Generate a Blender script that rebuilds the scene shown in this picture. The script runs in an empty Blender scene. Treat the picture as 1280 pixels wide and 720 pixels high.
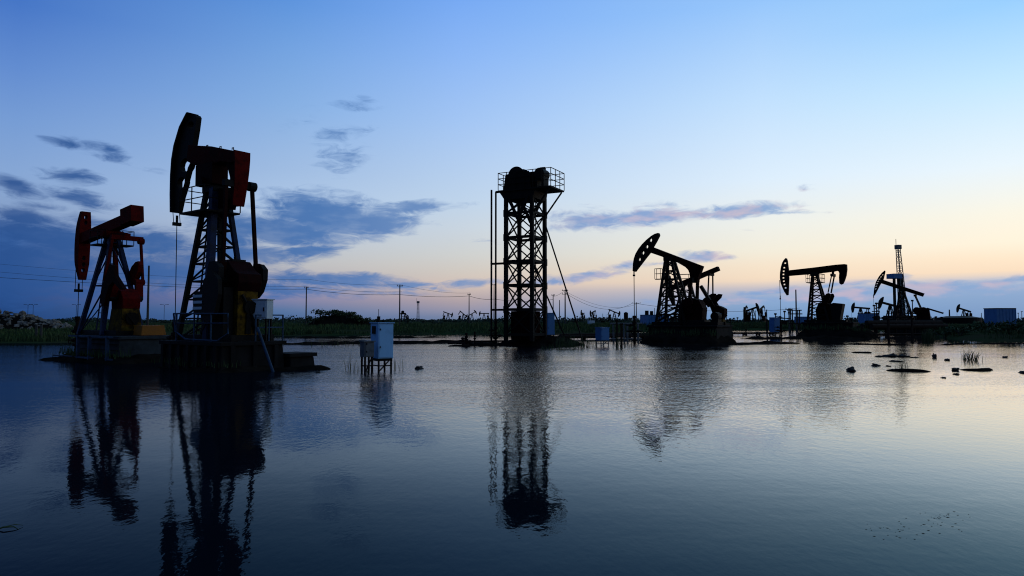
import bpy, math, random
from mathutils import Vector, noise, Matrix
from mathutils.geometry import tessellate_polygon

R = random.Random(7)
SC = bpy.context.scene
COL = SC.collection
F = 853.333
HC = 2.0
TH = math.atan(40 / F)
CT, ST = math.cos(TH), math.sin(TH)
V = Vector

# ------------------------------------------------------------------ pixel helpers (1280x720 photograph)
def ray(px, py):
    a = (px - 640) / F
    u = (360 - py) / F
    return V((a, CT - u * ST, ST + u * CT))

def at(px, py, Y):
    r = ray(px, py)
    k = Y / r.y
    return V((r.x * k, Y, HC + r.z * k))

def ground_at(px, py, z=0.0):
    r = ray(px, py)
    k = (z - HC) / r.z
    return V((r.x * k, r.y * k, z))

def skyuv(px, py):
    r = ray(px, py)
    return math.atan2(r.x, r.y), r.z / math.hypot(r.x, r.y)

# ------------------------------------------------------------------ materials
def srgb(r, g, b):
    f = lambda c: (c / 255 / 12.92) if c / 255 <= 0.04045 else ((c / 255 + 0.055) / 1.055) ** 2.4
    return (f(r), f(g), f(b), 1)

def mat(name, col, rough=0.6, metal=0.0, col2=None, scale=3.0, lo=0.45, hi=0.7, bump=0.15, detail=6, stretch=(1, 1, 1), spec=0.10):
    m = bpy.data.materials.new(name)
    m.use_nodes = True
    nt = m.node_tree
    b = nt.nodes['Principled BSDF']
    b.inputs['Roughness'].default_value = rough
    b.inputs['Metallic'].default_value = metal
    b.inputs['Specular IOR Level'].default_value = spec
    tc = nt.nodes.new('ShaderNodeTexCoord')
    mp = nt.nodes.new('ShaderNodeMapping')
    mp.inputs['Scale'].default_value = stretch
    nt.links.new(tc.outputs['Object'], mp.inputs['Vector'])
    nz = nt.nodes.new('ShaderNodeTexNoise')
    nz.inputs['Scale'].default_value = scale
    nz.inputs['Detail'].default_value = detail
    nz.inputs['Roughness'].default_value = 0.65
    nt.links.new(mp.outputs[0], nz.inputs['Vector'])
    rp = nt.nodes.new('ShaderNodeValToRGB')
    rp.color_ramp.elements[0].position = lo
    rp.color_ramp.elements[1].position = hi
    rp.color_ramp.elements[0].color = (*col, 1)
    rp.color_ramp.elements[1].color = (*(col2 or [c * 0.6 for c in col]), 1)
    nt.links.new(nz.outputs['Fac'], rp.inputs['Fac'])
    nt.links.new(rp.outputs['Color'], b.inputs['Base Color'])
    if bump:
        bp = nt.nodes.new('ShaderNodeBump')
        bp.inputs['Strength'].default_value = bump
        bp.inputs['Distance'].default_value = 0.03
        n2 = nt.nodes.new('ShaderNodeTexNoise')
        n2.inputs['Scale'].default_value = scale * 5
        n2.inputs['Detail'].default_value = 4
        nt.links.new(tc.outputs['Object'], n2.inputs['Vector'])
        nt.links.new(n2.outputs['Fac'], bp.inputs['Height'])
        nt.links.new(bp.outputs['Normal'], b.inputs['Normal'])
    return m

M = {
    'red': mat('weathered_red_paint', (0.085, 0.0035, 0.003), 0.75, 0, (0.025, 0.0025, 0.002), 2.5, spec=0.03),
    'darkred': mat('sooty_red_paint', (0.014, 0.0014, 0.0013), 0.75, 0, (0.005, 0.001, 0.001), 2.5, spec=0.04),
    'midred': mat('faded_red_paint', (0.042, 0.002, 0.002), 0.75, 0, (0.012, 0.0015, 0.0015), 2.0, spec=0.03),
    'blue': mat('weathered_blue_paint', (0.006, 0.013, 0.045), 0.6, 0, (0.006, 0.006, 0.009), 2.5),
    'yellow': mat('weathered_yellow_paint', (0.12, 0.06, 0.004), 0.7, 0, (0.014, 0.008, 0.003), 2.2, 0.38, 0.6, spec=0.04),
    'orange': mat('orange_paint', (0.20, 0.065, 0.005), 0.55, 0, (0.15, 0.05, 0.01), 2.2),
    'steel': mat('dark_oily_steel', (0.005, 0.004, 0.004), 0.7, 0, (0.0028, 0.002, 0.0018), 3),
    'rust': mat('rusty_steel', (0.016, 0.008, 0.006), 0.85, 0, (0.007, 0.004, 0.003), 4),
    'galv': mat('galvanised_steel', (0.10, 0.105, 0.11), 0.6, 0.0, (0.05, 0.05, 0.055), 4),
    'bluerail': mat('blue_handrail_paint', (0.02, 0.045, 0.085), 0.6, 0, (0.013, 0.016, 0.022), 3),
    'cable': mat('steel_cable', (0.03, 0.03, 0.032), 0.6),
    'white': mat('weathered_white_paint', (0.34, 0.40, 0.46), 0.5, 0, (0.2, 0.23, 0.26), 2.2, 0.5, 0.85, 0.05),
    'paleblue': mat('pale_blue_paint', (0.22, 0.42, 0.64), 0.5, 0, (0.14, 0.27, 0.42), 2.2, 0.5, 0.85, 0.05),
    'midblue': mat('mid_blue_paint', (0.05, 0.14, 0.30), 0.5, 0, (0.035, 0.09, 0.18), 1.5, 0.5, 0.85, 0.05),
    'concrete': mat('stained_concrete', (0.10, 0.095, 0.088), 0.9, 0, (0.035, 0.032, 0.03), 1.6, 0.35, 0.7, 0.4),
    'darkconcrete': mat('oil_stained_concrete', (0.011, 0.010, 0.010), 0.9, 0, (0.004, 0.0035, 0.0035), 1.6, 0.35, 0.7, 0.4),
    'panelconcrete': mat('grey_block_wall', (0.032, 0.038, 0.044), 0.9, 0, (0.010, 0.011, 0.012), 1.2, 0.4, 0.7, 0.4),
    'mud': mat('wet_mud', (0.014, 0.011, 0.009), 0.9, 0, (0.006, 0.005, 0.004), 1.2, 0.4, 0.65, 0.8, spec=0.0),
    'rock': mat('dark_wet_rock', (0.035, 0.032, 0.03), 0.75, 0, (0.015, 0.014, 0.013), 4, 0.4, 0.65, 0.8),
    'palerock': mat('pale_rubble', (0.19, 0.16, 0.13), 0.9, 0, (0.07, 0.055, 0.045), 0.8, 0.4, 0.65, 0.8),
    'wood': mat('weathered_pole_wood', (0.06, 0.055, 0.05), 0.9, 0, (0.03, 0.026, 0.023), 3, stretch=(1, 1, 0.1)),
    'grass': mat('marsh_grass', (0.028, 0.060, 0.018), 0.8, 0, (0.045, 0.055, 0.02), 0.15, 0.35, 0.7, 0),
    'leaf': mat('dark_shrub_leaf', (0.025, 0.05, 0.02), 0.75, 0, (0.05, 0.055, 0.02), 0.4, 0.35, 0.7, 0),
    'farleaf': mat('far_shrub_leaf', (0.03, 0.05, 0.032), 0.8, 0, (0.035, 0.045, 0.03), 0.05, 0.35, 0.7, 0),
    'reed': mat('reed_green', (0.03, 0.055, 0.018), 0.7, 0, (0.06, 0.055, 0.025), 2, 0.4, 0.7, 0),
}

# ------------------------------------------------------------------ mesh builder
class MB:
    def __init__(s):
        s.v, s.f = [], []
    def add(s, vs, fs):
        b = len(s.v)
        s.v += [V(p) for p in vs]
        s.f += [tuple(b + i for i in f) for f in fs]
        return s
    def box(s, lo, hi):
        x0, y0, z0 = lo; x1, y1, z1 = hi
        return s.add([(x0,y0,z0),(x1,y0,z0),(x1,y1,z0),(x0,y1,z0),(x0,y0,z1),(x1,y0,z1),(x1,y1,z1),(x0,y1,z1)],
                     [(0,3,2,1),(4,5,6,7),(0,1,5,4),(1,2,6,5),(2,3,7,6),(3,0,4,7)])
    def tub(s, lo, hi, inset):                      # box tapering to the top
        x0, y0, z0 = lo; x1, y1, z1 = hi; i = inset
        return s.add([(x0,y0,z0),(x1,y0,z0),(x1,y1,z0),(x0,y1,z0),(x0+i,y0+i,z1),(x1-i,y0+i,z1),(x1-i,y1-i,z1),(x0+i,y1-i,z1)],
                     [(0,3,2,1),(4,5,6,7),(0,1,5,4),(1,2,6,5),(2,3,7,6),(3,0,4,7)])
    def bar(s, p, q, w, h=None, up=(0, 0, 1)):     # rectangular bar p -> q
        p, q = V(p), V(q); h = h or w
        d = (q - p).normalized()
        up = V(up)
        if abs(d.dot(up)) > 0.98: up = V((1, 0, 0))
        a = d.cross(up).normalized() * (w / 2)
        b = a.cross(d).normalized() * (h / 2)
        vs = [p-a-b, p+a-b, p+a+b, p-a+b, q-a-b, q+a-b, q+a+b, q-a+b]
        return s.add(vs, [(0,3,2,1),(4,5,6,7),(0,1,5,4),(1,2,6,5),(2,3,7,6),(3,0,4,7)])
    def tube(s, p, q, r, r2=None, n=8):
        p, q = V(p), V(q); r2 = r if r2 is None else r2
        d = (q - p).normalized()
        up = V((0, 0, 1)) if abs(d.z) < 0.95 else V((1, 0, 0))
        a = d.cross(up).normalized(); b = a.cross(d)
        vs = []
        for c, rr in ((p, r), (q, r2)):
            for i in range(n):
                t = 2 * math.pi * i / n
                vs.append(c + a * (rr * math.cos(t)) + b * (rr * math.sin(t)))
        fs = [(i, (i+1) % n, n + (i+1) % n, n + i) for i in range(n)]
        fs += [tuple(range(n))[::-1], tuple(range(n, 2*n))]
        return s.add(vs, fs)
    def path(s, pts, r, n=6):                       # one continuous swept tube
        pts = [V(p) for p in pts]
        vs, fs = [], []
        for k, p in enumerate(pts):
            d = (pts[min(k+1, len(pts)-1)] - pts[max(k-1, 0)]).normalized()
            up = V((0, 0, 1)) if abs(d.z) < 0.9 else V((0.3, 1, 0)).normalized()
            a = d.cross(up).normalized(); b = a.cross(d)
            rr = r[k] if isinstance(r, (list, tuple)) else r
            for i in range(n):
                t = 2 * math.pi * i / n
                vs.append(p + a * (rr * math.cos(t)) + b * (rr * math.sin(t)))
        for k in range(len(pts) - 1):
            for i in range(n):
                fs.append((k*n+i, k*n+(i+1) % n, (k+1)*n+(i+1) % n, (k+1)*n+i))
        fs += [tuple(range(n))[::-1], tuple(range((len(pts)-1)*n, len(pts)*n))]
        return s.add(vs, fs)
    def prism(s, outline, w0, w1, place=None, holes=()):   # outline in (u,v), extruded along w
        place = place or (lambda u, v, w: (u, w, v))
        loops = [[V((u, v, 0)) for u, v in outline]] + [[V((u, v, 0)) for u, v in h] for h in holes]
        tris = tessellate_polygon(loops)
        flat = [p for l in loops for p in l]
        n = len(flat)
        vs = [place(p.x, p.y, w0) for p in flat] + [place(p.x, p.y, w1) for p in flat]
        fs = [tuple(t) for t in tris] + [tuple(n + i for i in reversed(t)) for t in tris]
        o = 0
        for l in loops:
            k = len(l)
            for i in range(k):
                fs.append((o + i, o + (i+1) % k, n + o + (i+1) % k, n + o + i))
            o += k
        return s.add(vs, fs)
    def ball(s, c, r, rz=None, n=10, m=6, jit=0, seed=0):
        rz = rz or r; c = V(c); vs = []; fs = []
        off = V((seed * 3.7, seed * 1.3, seed * 7.1))
        for j in range(m + 1):
            ph = math.pi * j / m
            for i in range(n):
                t = 2 * math.pi * i / n
                p = V((math.sin(ph)*math.cos(t), math.sin(ph)*math.sin(t), math.cos(ph)))
                k = 1 + jit * noise.noise(p * 1.4 + off)
                vs.append(c + V((p.x*r*k, p.y*r*k, p.z*rz*k)))
        for j in range(m):
            for i in range(n):
                a, b = j*n+i, j*n+(i+1) % n
                fs.append((a, a+n, b+n, b))
        return s.add(vs, fs)
    def build(s, name, m, parent=None, o=None, bevel=0, smooth=False):
        o = o or V((0, 0, 0))
        me = bpy.data.meshes.new(name)
        me.from_pydata([tuple(p - o) for p in s.v], [], s.f)
        me.validate()
        me.materials.append(M[m] if isinstance(m, str) else m)
        import bmesh
        bm = bmesh.new(); bm.from_mesh(me)
        bmesh.ops.recalc_face_normals(bm, faces=bm.faces)
        bm.to_mesh(me); bm.free()
        if smooth:
            for p in me.polygons: p.use_smooth = True
        ob = bpy.data.objects.new(name, me)
        COL.objects.link(ob)
        if parent: ob.parent = parent
        if bevel:
            bv = ob.modifiers.new('bevel', 'BEVEL'); bv.width = bevel; bv.segments = 2; bv.limit_method = 'ANGLE'
        return ob

def tag(o, label=None, cat=None, group=None, kind=None):
    if label: o['label'] = label
    if cat: o['category'] = cat
    if group: o['group'] = group
    if kind: o['kind'] = kind
    return o

def thing(name, loc, rz, label, cat, group=None):
    o = bpy.data.objects.new(name, None)
    o.empty_display_size = 0.3
    o.location = loc
    o.rotation_euler = (0, 0, rz)
    COL.objects.link(o)
    return tag(o, label, cat, group)

def single(name, mb, m, loc, rz, label, cat, group=None, **k):   # a thing of one mesh: verts are local to loc
    o = mb.build(name, m, None, **k)
    o.location = loc; o.rotation_euler = (0, 0, rz)
    return tag(o, label, cat, group)

def copy_tree(o, parent=None):
    c = o.copy(); COL.objects.link(c)
    if parent: c.parent = parent
    for ch in list(o.children): copy_tree(ch, c)
    return c

def circle(cx, cy, r, n=10, ry=None):
    ry = ry or r
    return [(cx + r*math.cos(2*math.pi*i/n), cy + ry*math.sin(2*math.pi*i/n)) for i in range(n)]

# ------------------------------------------------------------------ frame of a pump: s along the beam from the well, l sideways, z up
class Frame:
    def __init__(f, px, Y, ang, o=(0, 0, 0)):
        f.W = at(px, 400, Y); f.W.z = 0
        f.e = V((math.cos(ang), math.sin(ang), 0)); f.n = V((-math.sin(ang), math.cos(ang), 0))
        f.ang = ang; f.o = V(o)
    def pl(f, px, py, lat=0.0):
        r = ray(px, py); C = V((0, 0, HC))
        k = (lat + (f.W - C).xy.dot(f.n.xy)) / r.xy.dot(f.n.xy)
        p = C + r * k - f.W
        return (p.dot(f.e), p.z + f.W.z)
    def zat(f, py, s, l=0.0):
        Y = f.world(s, l, 0).y
        return at(640, py, Y).z
    def world(f, s, l, z):
        return f.W + f.e * s + f.n * l + V((0, 0, z))
    def poly(f, pts, lat=0.0):
        return [f.pl(x, y, lat) for x, y in pts]

ANG = math.atan2(-0.6, 0.8)

# =================================================================== WORLD
def make_world():
    w = bpy.data.worlds.new('World'); SC.world = w; w.use_nodes = True
    nt = w.node_tree; N = nt.nodes; L = nt.links
    bg = N['Background']
    def math_(op, a, b=None, c=None, clamp=False):
        n = N.new('ShaderNodeMath'); n.operation = op; n.use_clamp = clamp
        for i, x in enumerate((a, b, c)):
            if x is None: continue
            if isinstance(x, (int, float)): n.inputs[i].default_value = x
            else: L.new(x, n.inputs[i])
        return n.outputs[0]
    def mrange(x, a, b, c=0.0, d=1.0, smooth=True):
        n = N.new('ShaderNodeMapRange'); n.interpolation_type = 'SMOOTHSTEP' if smooth else 'LINEAR'
        L.new(x, n.inputs['Value'])
        for k, v in (('From Min', a), ('From Max', b), ('To Min', c), ('To Max', d)): n.inputs[k].default_value = v
        return n.outputs[0]
    def mix(f, a, b, kind='MIX'):
        n = N.new('ShaderNodeMix'); n.data_type = 'RGBA'; n.blend_type = kind
        for sock, x in ((n.inputs[0], f), (n.inputs[6], a), (n.inputs[7], b)):
            if isinstance(x, (int, float)): sock.default_value = x
            elif isinstance(x, tuple): sock.default_value = x
            else: L.new(x, sock)
        return n.outputs[2]
    tc = N.new('ShaderNodeTexCoord')
    sep = N.new('ShaderNodeSeparateXYZ'); L.new(tc.outputs['Generated'], sep.inputs[0])
    X, Y, Z = sep.outputs
    az = math_('ARCTAN2', X, Y)
    hyp = math_('SQRT', math_('ADD', math_('MULTIPLY', X, X), math_('MULTIPLY', Y, Y)))
    el = math_('DIVIDE', Z, math_('MAXIMUM', hyp, 0.02))
    # gradients read along five bearings of the dusk sky: (photo row, sRGB)
    cols = [
        (15, [(398, (32, 68, 124)), (370, (34, 74, 134)), (330, (42, 86, 150)), (290, (66, 108, 172)), (262, (134, 160, 200)), (215, (134, 166, 212)), (150, (118, 156, 212)), (83, (98, 140, 208)), (0, (70, 118, 198))]),
        (355, [(398, (72, 104, 152)), (388, (86, 116, 160)), (372, (132, 132, 168)), (350, (176, 172, 182)), (328, (188, 190, 194)), (300, (184, 196, 212)), (255, (174, 198, 228)), (210, (158, 187, 225)), (130, (134, 175, 226)), (63, (116, 163, 224)), (0, (94, 148, 220))]),
        (575, [(398, (110, 128, 162)), (388, (146, 146, 168)), (376, (174, 160, 166)), (356, (210, 192, 182)), (340, (208, 200, 192)), (318, (206, 208, 207)), (285, (200, 212, 224)), (252, (190, 211, 234)), (153, (163, 197, 243)), (70, (140, 183, 245)), (0, (120, 170, 243))]),
        (955, [(398, (110, 150, 196)), (376, (138, 170, 208)), (362, (186, 186, 200)), (350, (244, 220, 194)), (332, (246, 228, 204)), (313, (243, 237, 220)), (280, (238, 240, 234)), (223, (221, 238, 253)), (123, (193, 224, 254)), (0, (150, 198, 252))]),
        (1260, [(398, (114, 152, 196)), (365, (134, 168, 208)), (351, (178, 190, 212)), (340, (248, 222, 194)), (322, (254, 232, 204)), (303, (255, 243, 220)), (265, (250, 246, 230)), (205, (233, 246, 254)), (100, (196, 232, 255)), (0, (154, 208, 255))]),
    ]
    ramps = []; azs = []
    SCALE = 0.8
    elr = math_('MULTIPLY', el, SCALE, clamp=True)
    for px, st in cols:
        n = N.new('ShaderNodeValToRGB'); cr = n.color_ramp; cr.interpolation = 'LINEAR'
        pts = []
        for py, c in st:
            u, v = skyuv(px, py); pts.append((max(0, v * SCALE), srgb(*c)))
        top = pts[-1][1]
        pts.append((0.62, tuple(x * 0.72 for x in top[:3]) + (1,)))
        pts.append((1.0, tuple(x * 0.5 for x in top[:3]) + (1,)))
        while len(cr.elements) < len(pts): cr.elements.new(0.5)
        for e, (p, c) in zip(cr.elements, pts): e.position = p
        for e, (p, c) in zip(cr.elements, pts): e.position = p; e.color = c
        L.new(elr, n.inputs[0]); ramps.append(n.outputs[0]); azs.append(skyuv(px, 300)[0])
    sky = ramps[0]
    for i in range(4):
        sky = mix(mrange(az, azs[i], azs[i+1], smooth=False), sky, ramps[i+1])
    # clouds: (px, py, half width, half height, tilt in degrees, strength)
    clouds = [
        (88, 180, 38, 8, 9, .66), (132, 189, 40, 9, 17, .74), (88, 221, 44, 10, 3, .85), (20, 234, 52, 11, 14, .92), (102, 249, 58, 10, 12, .92), (60, 262, 60, 6, 8, .4), (190, 214, 30, 4, 4, .3),
        (22, 272, 60, 12, 10, .95), (60, 294, 110, 18, 3, 1.1), (170, 304, 120, 20, 2, 1.0), (40, 335, 170, 46, 0, 1.0), (210, 340, 170, 30, 0, .95), (140, 282, 60, 8, 6, .8),
        (445, 129, 36, 9, -8, .46), (425, 169, 48, 10, -12, .54), (428, 200, 42, 18, -20, .48), (370, 150, 40, 12, -30, .22), (320, 95, 40, 18, 0, .0),
        (405, 268, 84, 26, 4, 1.3), (350, 288, 110, 18, 2, 1.2), (455, 280, 84, 18, -4, 1.2), (515, 260, 66, 7, -3, .95), (400, 250, 80, 9, 4, .7),
        (385, 314, 62, 9, -5, 1.0), (310, 318, 90, 12, 0, 1.0), (280, 300, 60, 20, 0, .9),
        (410, 349, 130, 10, 2, 1.05), (500, 355, 60, 5, 0, .9), (340, 360, 140, 10, 2, .9), (470, 364, 90, 5, 2, .6), (590, 353, 62, 6, -5, .85), (530, 360, 50, 4, 3, .6),
        (740, 275, 62, 12, 3, .95), (820, 271, 100, 10, -3, 1.0), (920, 265, 86, 8, -3, .95), (985, 266, 50, 3, 2, .5), (820, 256, 40, 5, -3, .5), (720, 283, 60, 6, -2, .6),
        (735, 345, 46, 6, -8, .9), (695, 350, 50, 6, -4, .8), (775, 331, 28, 5, -6, .75), (875, 321, 34, 7, 3, .95), (828, 330, 34, 4, 0, .6), (902, 322, 18, 4, 6, .7),
        (960, 364, 70, 5, -5, .8), (1040, 357, 60, 4, -5, .75), (1010, 234, 20, 4, 0, .4), (940, 287, 20, 3, 0, .3), (900, 375, 130, 7, -2, .6),
        (1160, 357, 110, 8, 0, .8), (1250, 352, 60, 7, -5, .95), (1215, 361, 90, 8, 0, .9), (1270, 347, 40, 3, -8, .7), (1125, 348, 22, 4, -10, .55), (1060, 368, 120, 9, -3, .8),
        (565, 256, 40, 3, -3, .35), (600, 300, 60, 5, 0, .2), (740, 258, 20, 4, 0, .35),
    ]
    cv = N.new('ShaderNodeCombineXYZ'); L.new(az, cv.inputs[0]); L.new(el, cv.inputs[1])
    # wispy distortion of the cloud coordinates
    st = N.new('ShaderNodeMapping'); st.inputs['Scale'].default_value = (1.0, 3.2, 1); L.new(cv.outputs[0], st.inputs[0])
    wn = N.new('ShaderNodeTexNoise'); wn.inputs['Scale'].default_value = 16; wn.inputs['Detail'].default_value = 3; L.new(st.outputs[0], wn.inputs['Vector'])
    wsub = N.new('ShaderNodeVectorMath'); wsub.operation = 'SUBTRACT'; L.new(wn.outputs['Color'], wsub.inputs[0]); wsub.inputs[1].default_value = (.5, .5, .5)
    wsc = N.new('ShaderNodeVectorMath'); wsc.operation = 'MULTIPLY'; L.new(wsub.outputs[0], wsc.inputs[0]); wsc.inputs[1].default_value = (0.055, 0.016, 0)
    wad = N.new('ShaderNodeVectorMath'); wad.operation = 'ADD'; L.new(cv.outputs[0], wad.inputs[0]); L.new(wsc.outputs[0], wad.inputs[1])
    dens = None
    for px, py, hw, hh, tilt, stg in clouds:
        if stg <= 0: continue
        u, v = skyuv(px, py)
        u2, _ = skyuv(px + hw, py); u0, _ = skyuv(px - hw, py); _, va = skyuv(px, py - hh); _, vb = skyuv(px, py + hh)
        mp = N.new('ShaderNodeMapping'); mp.vector_type = 'TEXTURE'
        mp.inputs['Location'].default_value = (u, v, 0)
        mp.inputs['Rotation'].default_value = (0, 0, math.radians(-tilt))
        mp.inputs['Scale'].default_value = ((u2 - u0) / 2 * 1.25, (va - vb) / 2 * 1.5, 1)
        L.new(wad.outputs[0], mp.inputs[0])
        ln = N.new('ShaderNodeVectorMath'); ln.operation = 'LENGTH'; L.new(mp.outputs[0], ln.inputs[0])
        d = mrange(ln.outputs['Value'], 1.0, 0.0, 0.0, stg, smooth=False)
        dens = d if dens is None else math_('MAXIMUM', dens, d)
    n2m = N.new('ShaderNodeMapping'); n2m.inputs['Scale'].default_value = (1, 3.0, 1); n2m.inputs['Rotation'].default_value = (0, 0, 0.15); L.new(cv.outputs[0], n2m.inputs[0])
    n2 = N.new('ShaderNodeTexNoise'); n2.inputs['Scale'].default_value = 26; n2.inputs['Detail'].default_value = 9; n2.inputs['Roughness'].default_value = 0.64; n2.inputs['Distortion'].default_value = 0.9; L.new(n2m.outputs[0], n2.inputs['Vector'])
    dn = math_('ADD', dens, math_('MULTIPLY', math_('SUBTRACT', n2.outputs['Fac'], 0.5), 1.3))
    alpha = math_('MULTIPLY', mrange(dn, 0.05, 0.76), mrange(dens, 0.02, 0.18))
    # cloud colour by bearing: deep blue in the west-away side, mauve-blue near the glow
    cr = N.new('ShaderNodeValToRGB')
    c4 = [(-0.64, (40, 80, 142)), (-0.28, (60, 110, 174)), (-0.05, (112, 146, 196)), (0.18, (130, 160, 208)), (0.42, (132, 166, 210)), (0.64, (134, 168, 210))]
    while len(cr.color_ramp.elements) < len(c4): cr.color_ramp.elements.new(0.5)
    for e, (p, c) in zip(cr.color_ramp.elements, c4): e.position = (p + 1) / 2
    for e, (p, c) in zip(cr.color_ramp.elements, c4): e.position = (p + 1) / 2; e.color = srgb(*c)
    L.new(mrange(az, -1, 1, smooth=False), cr.inputs[0])
    n3 = N.new('ShaderNodeTexNoise'); n3.inputs['Scale'].default_value = 22; n3.inputs['Detail'].default_value = 4; L.new(n2m.outputs[0], n3.inputs['Vector'])
    ccol = mix(mrange(n3.outputs['Fac'], 0.40, 0.75, 0, 0.2), cr.outputs[0], sky)
    ccol = mix(math_('MULTIPLY', mrange(az, -0.1, 0.30), mrange(n3.outputs['Fac'], 0.40, 0.64, 0, 0.6)), ccol, srgb(214, 186, 196))
    sky = mix(math_('MULTIPLY', alpha, 0.93), sky, ccol)
    # the sky behind the camera, away from the glow
    east = N.new('ShaderNodeValToRGB')
    ce = [(0.0, (0.04, 0.065, 0.13)), (0.12, (0.06, 0.10, 0.20)), (0.35, (0.065, 0.14, 0.33)), (1.0, (0.05, 0.12, 0.34))]
    while len(east.color_ramp.elements) < len(ce): east.color_ramp.elements.new(0.5)
    for e, (p, c) in zip(east.color_ramp.elements, ce): e.position = p; 
    for e, (p, c) in zip(east.color_ramp.elements, ce): e.position = p; e.color = (*c, 1)
    L.new(elr, east.inputs[0])
    cosa = math_('DIVIDE', math_('ADD', math_('MULTIPLY', X, 0.5), math_('MULTIPLY', Y, 0.866)), math_('MAXIMUM', hyp, 0.02))
    sky = mix(mrange(cosa, 0.12, -0.45), sky, east.outputs[0])
    # physical twilight sky underneath
    nis = N.new('ShaderNodeTexSky'); nis.sky_type = 'NISHITA'; nis.sun_disc = False
    nis.sun_elevation = math.radians(1.5); nis.sun_rotation = math.radians(52)
    nis.altitude = 0; nis.air_density = 1; nis.dust_density = 1; nis.ozone_density = 2
    sky = mix(0.05, sky, nis.outputs[0], 'ADD') if False else sky
    below = mix(mrange(el, -0.002, -0.02), sky, (0.02, 0.03, 0.045, 1))
    L.new(below, bg.inputs['Color'])
    bg.inputs['Strength'].default_value = 1.0
    # a faint share of the Nishita sky is added to the measured gradient
    bg2 = N.new('ShaderNodeBackground'); L.new(nis.outputs[0], bg2.inputs['Color']); bg2.inputs['Strength'].default_value = 0.004
    ad = N.new('ShaderNodeAddShader'); L.new(bg.outputs[0], ad.inputs[0]); L.new(bg2.outputs[0], ad.inputs[1])
    L.new(ad.outputs[0], N['World Output'].inputs['Surface'])
    w.cycles.sampling_method = 'MANUAL'; w.cycles.sample_map_resolution = 512
make_world()

sun = bpy.data.lights.new('dusk_sun', 'SUN'); sun.energy = 0.05; sun.angle = math.radians(8); sun.color = (1, 0.62, 0.36)
so = bpy.data.objects.new('dusk_sun', sun); COL.objects.link(so)
sd = V((math.sin(math.radians(52)) * math.cos(math.radians(3)), math.cos(math.radians(52)) * math.cos(math.radians(3)), math.sin(math.radians(3))))
so.rotation_euler = sd.to_track_quat('Z', 'Y').to_euler()

# =================================================================== GROUND AND WATER
SHORE = [(-1500, 95), (-400, 62), (0, 58), (100, 60), (180, 72), (250, 80), (345, 86), (500, 93), (620, 90), (700, 98), (790, 112), (860, 130), (950, 142), (1040, 132), (1090, 138), (1150, 128), (1168, 96), (1180, 74), (1220, 66), (1280, 63), (1700, 60), (2800, 80)]
def shore(px):
    if px <= SHORE[0][0]: return SHORE[0][1]
    for (a, da), (b, db) in zip(SHORE, SHORE[1:]):
        if px <= b: return da + (db - da) * (px - a) / (b - a)
    return SHORE[-1][1]
def ground_h(x, y):
    d = math.hypot(x, y)
    if y > 0.25 * d:
        ds = shore(640 + F * x / y); yy = y
    else:
        ds = 88; yy = d
    wob = 4.0 * noise.noise(V((x * 0.06, y * 0.06, 3))) + 2.0 * noise.noise(V((x * 0.2, y * 0.2, 9)))
    t = (yy - ds + wob) / 10
    k = max(0.0, min(1.0, t * 0.5 + 0.5)); k = k * k * (3 - 2 * k)
    h = -0.9 + 1.5 * k
    if d > 100: h += min(1.0, (d - 100) / 300) * 0.35
    h += 0.12 * k * noise.noise(V((x * 0.1, y * 0.1, 0)))
    return h
def make_ground():
    rs = [0, 10, 25, 40, 50]
    r = 54
    while r < 170: rs.append(r); r += 2.2
    while r < 7000: rs.append(r); r *= 1.12
    angs = []
    a = -180.0
    while a < 180:
        angs.append(a); a += 0.5 if -42 <= a < 42 else 3
    n = len(angs)
    vs, fs = [], []
    for r in rs:
        for a in angs:
            x, y = r * math.sin(math.radians(a)), r * math.cos(math.radians(a))
            vs.append((x, y, ground_h(x, y)))
    for j in range(len(rs) - 1):
        for i in range(n):
            fs.append((j*n+i, j*n+(i+1) % n, (j+1)*n+(i+1) % n, (j+1)*n+i))
    m = mat('marsh_ground', (0.022, 0.040, 0.014), 0.95, 0, (0.035, 0.030, 0.018), 0.08, 0.38, 0.66, 0.6, spec=0.0)
    o = MB().add(vs, fs).build('ground', m, smooth=True)
    tag(o, 'low dark green marsh ground around the flooded field', kind='structure')
make_ground()

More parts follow.
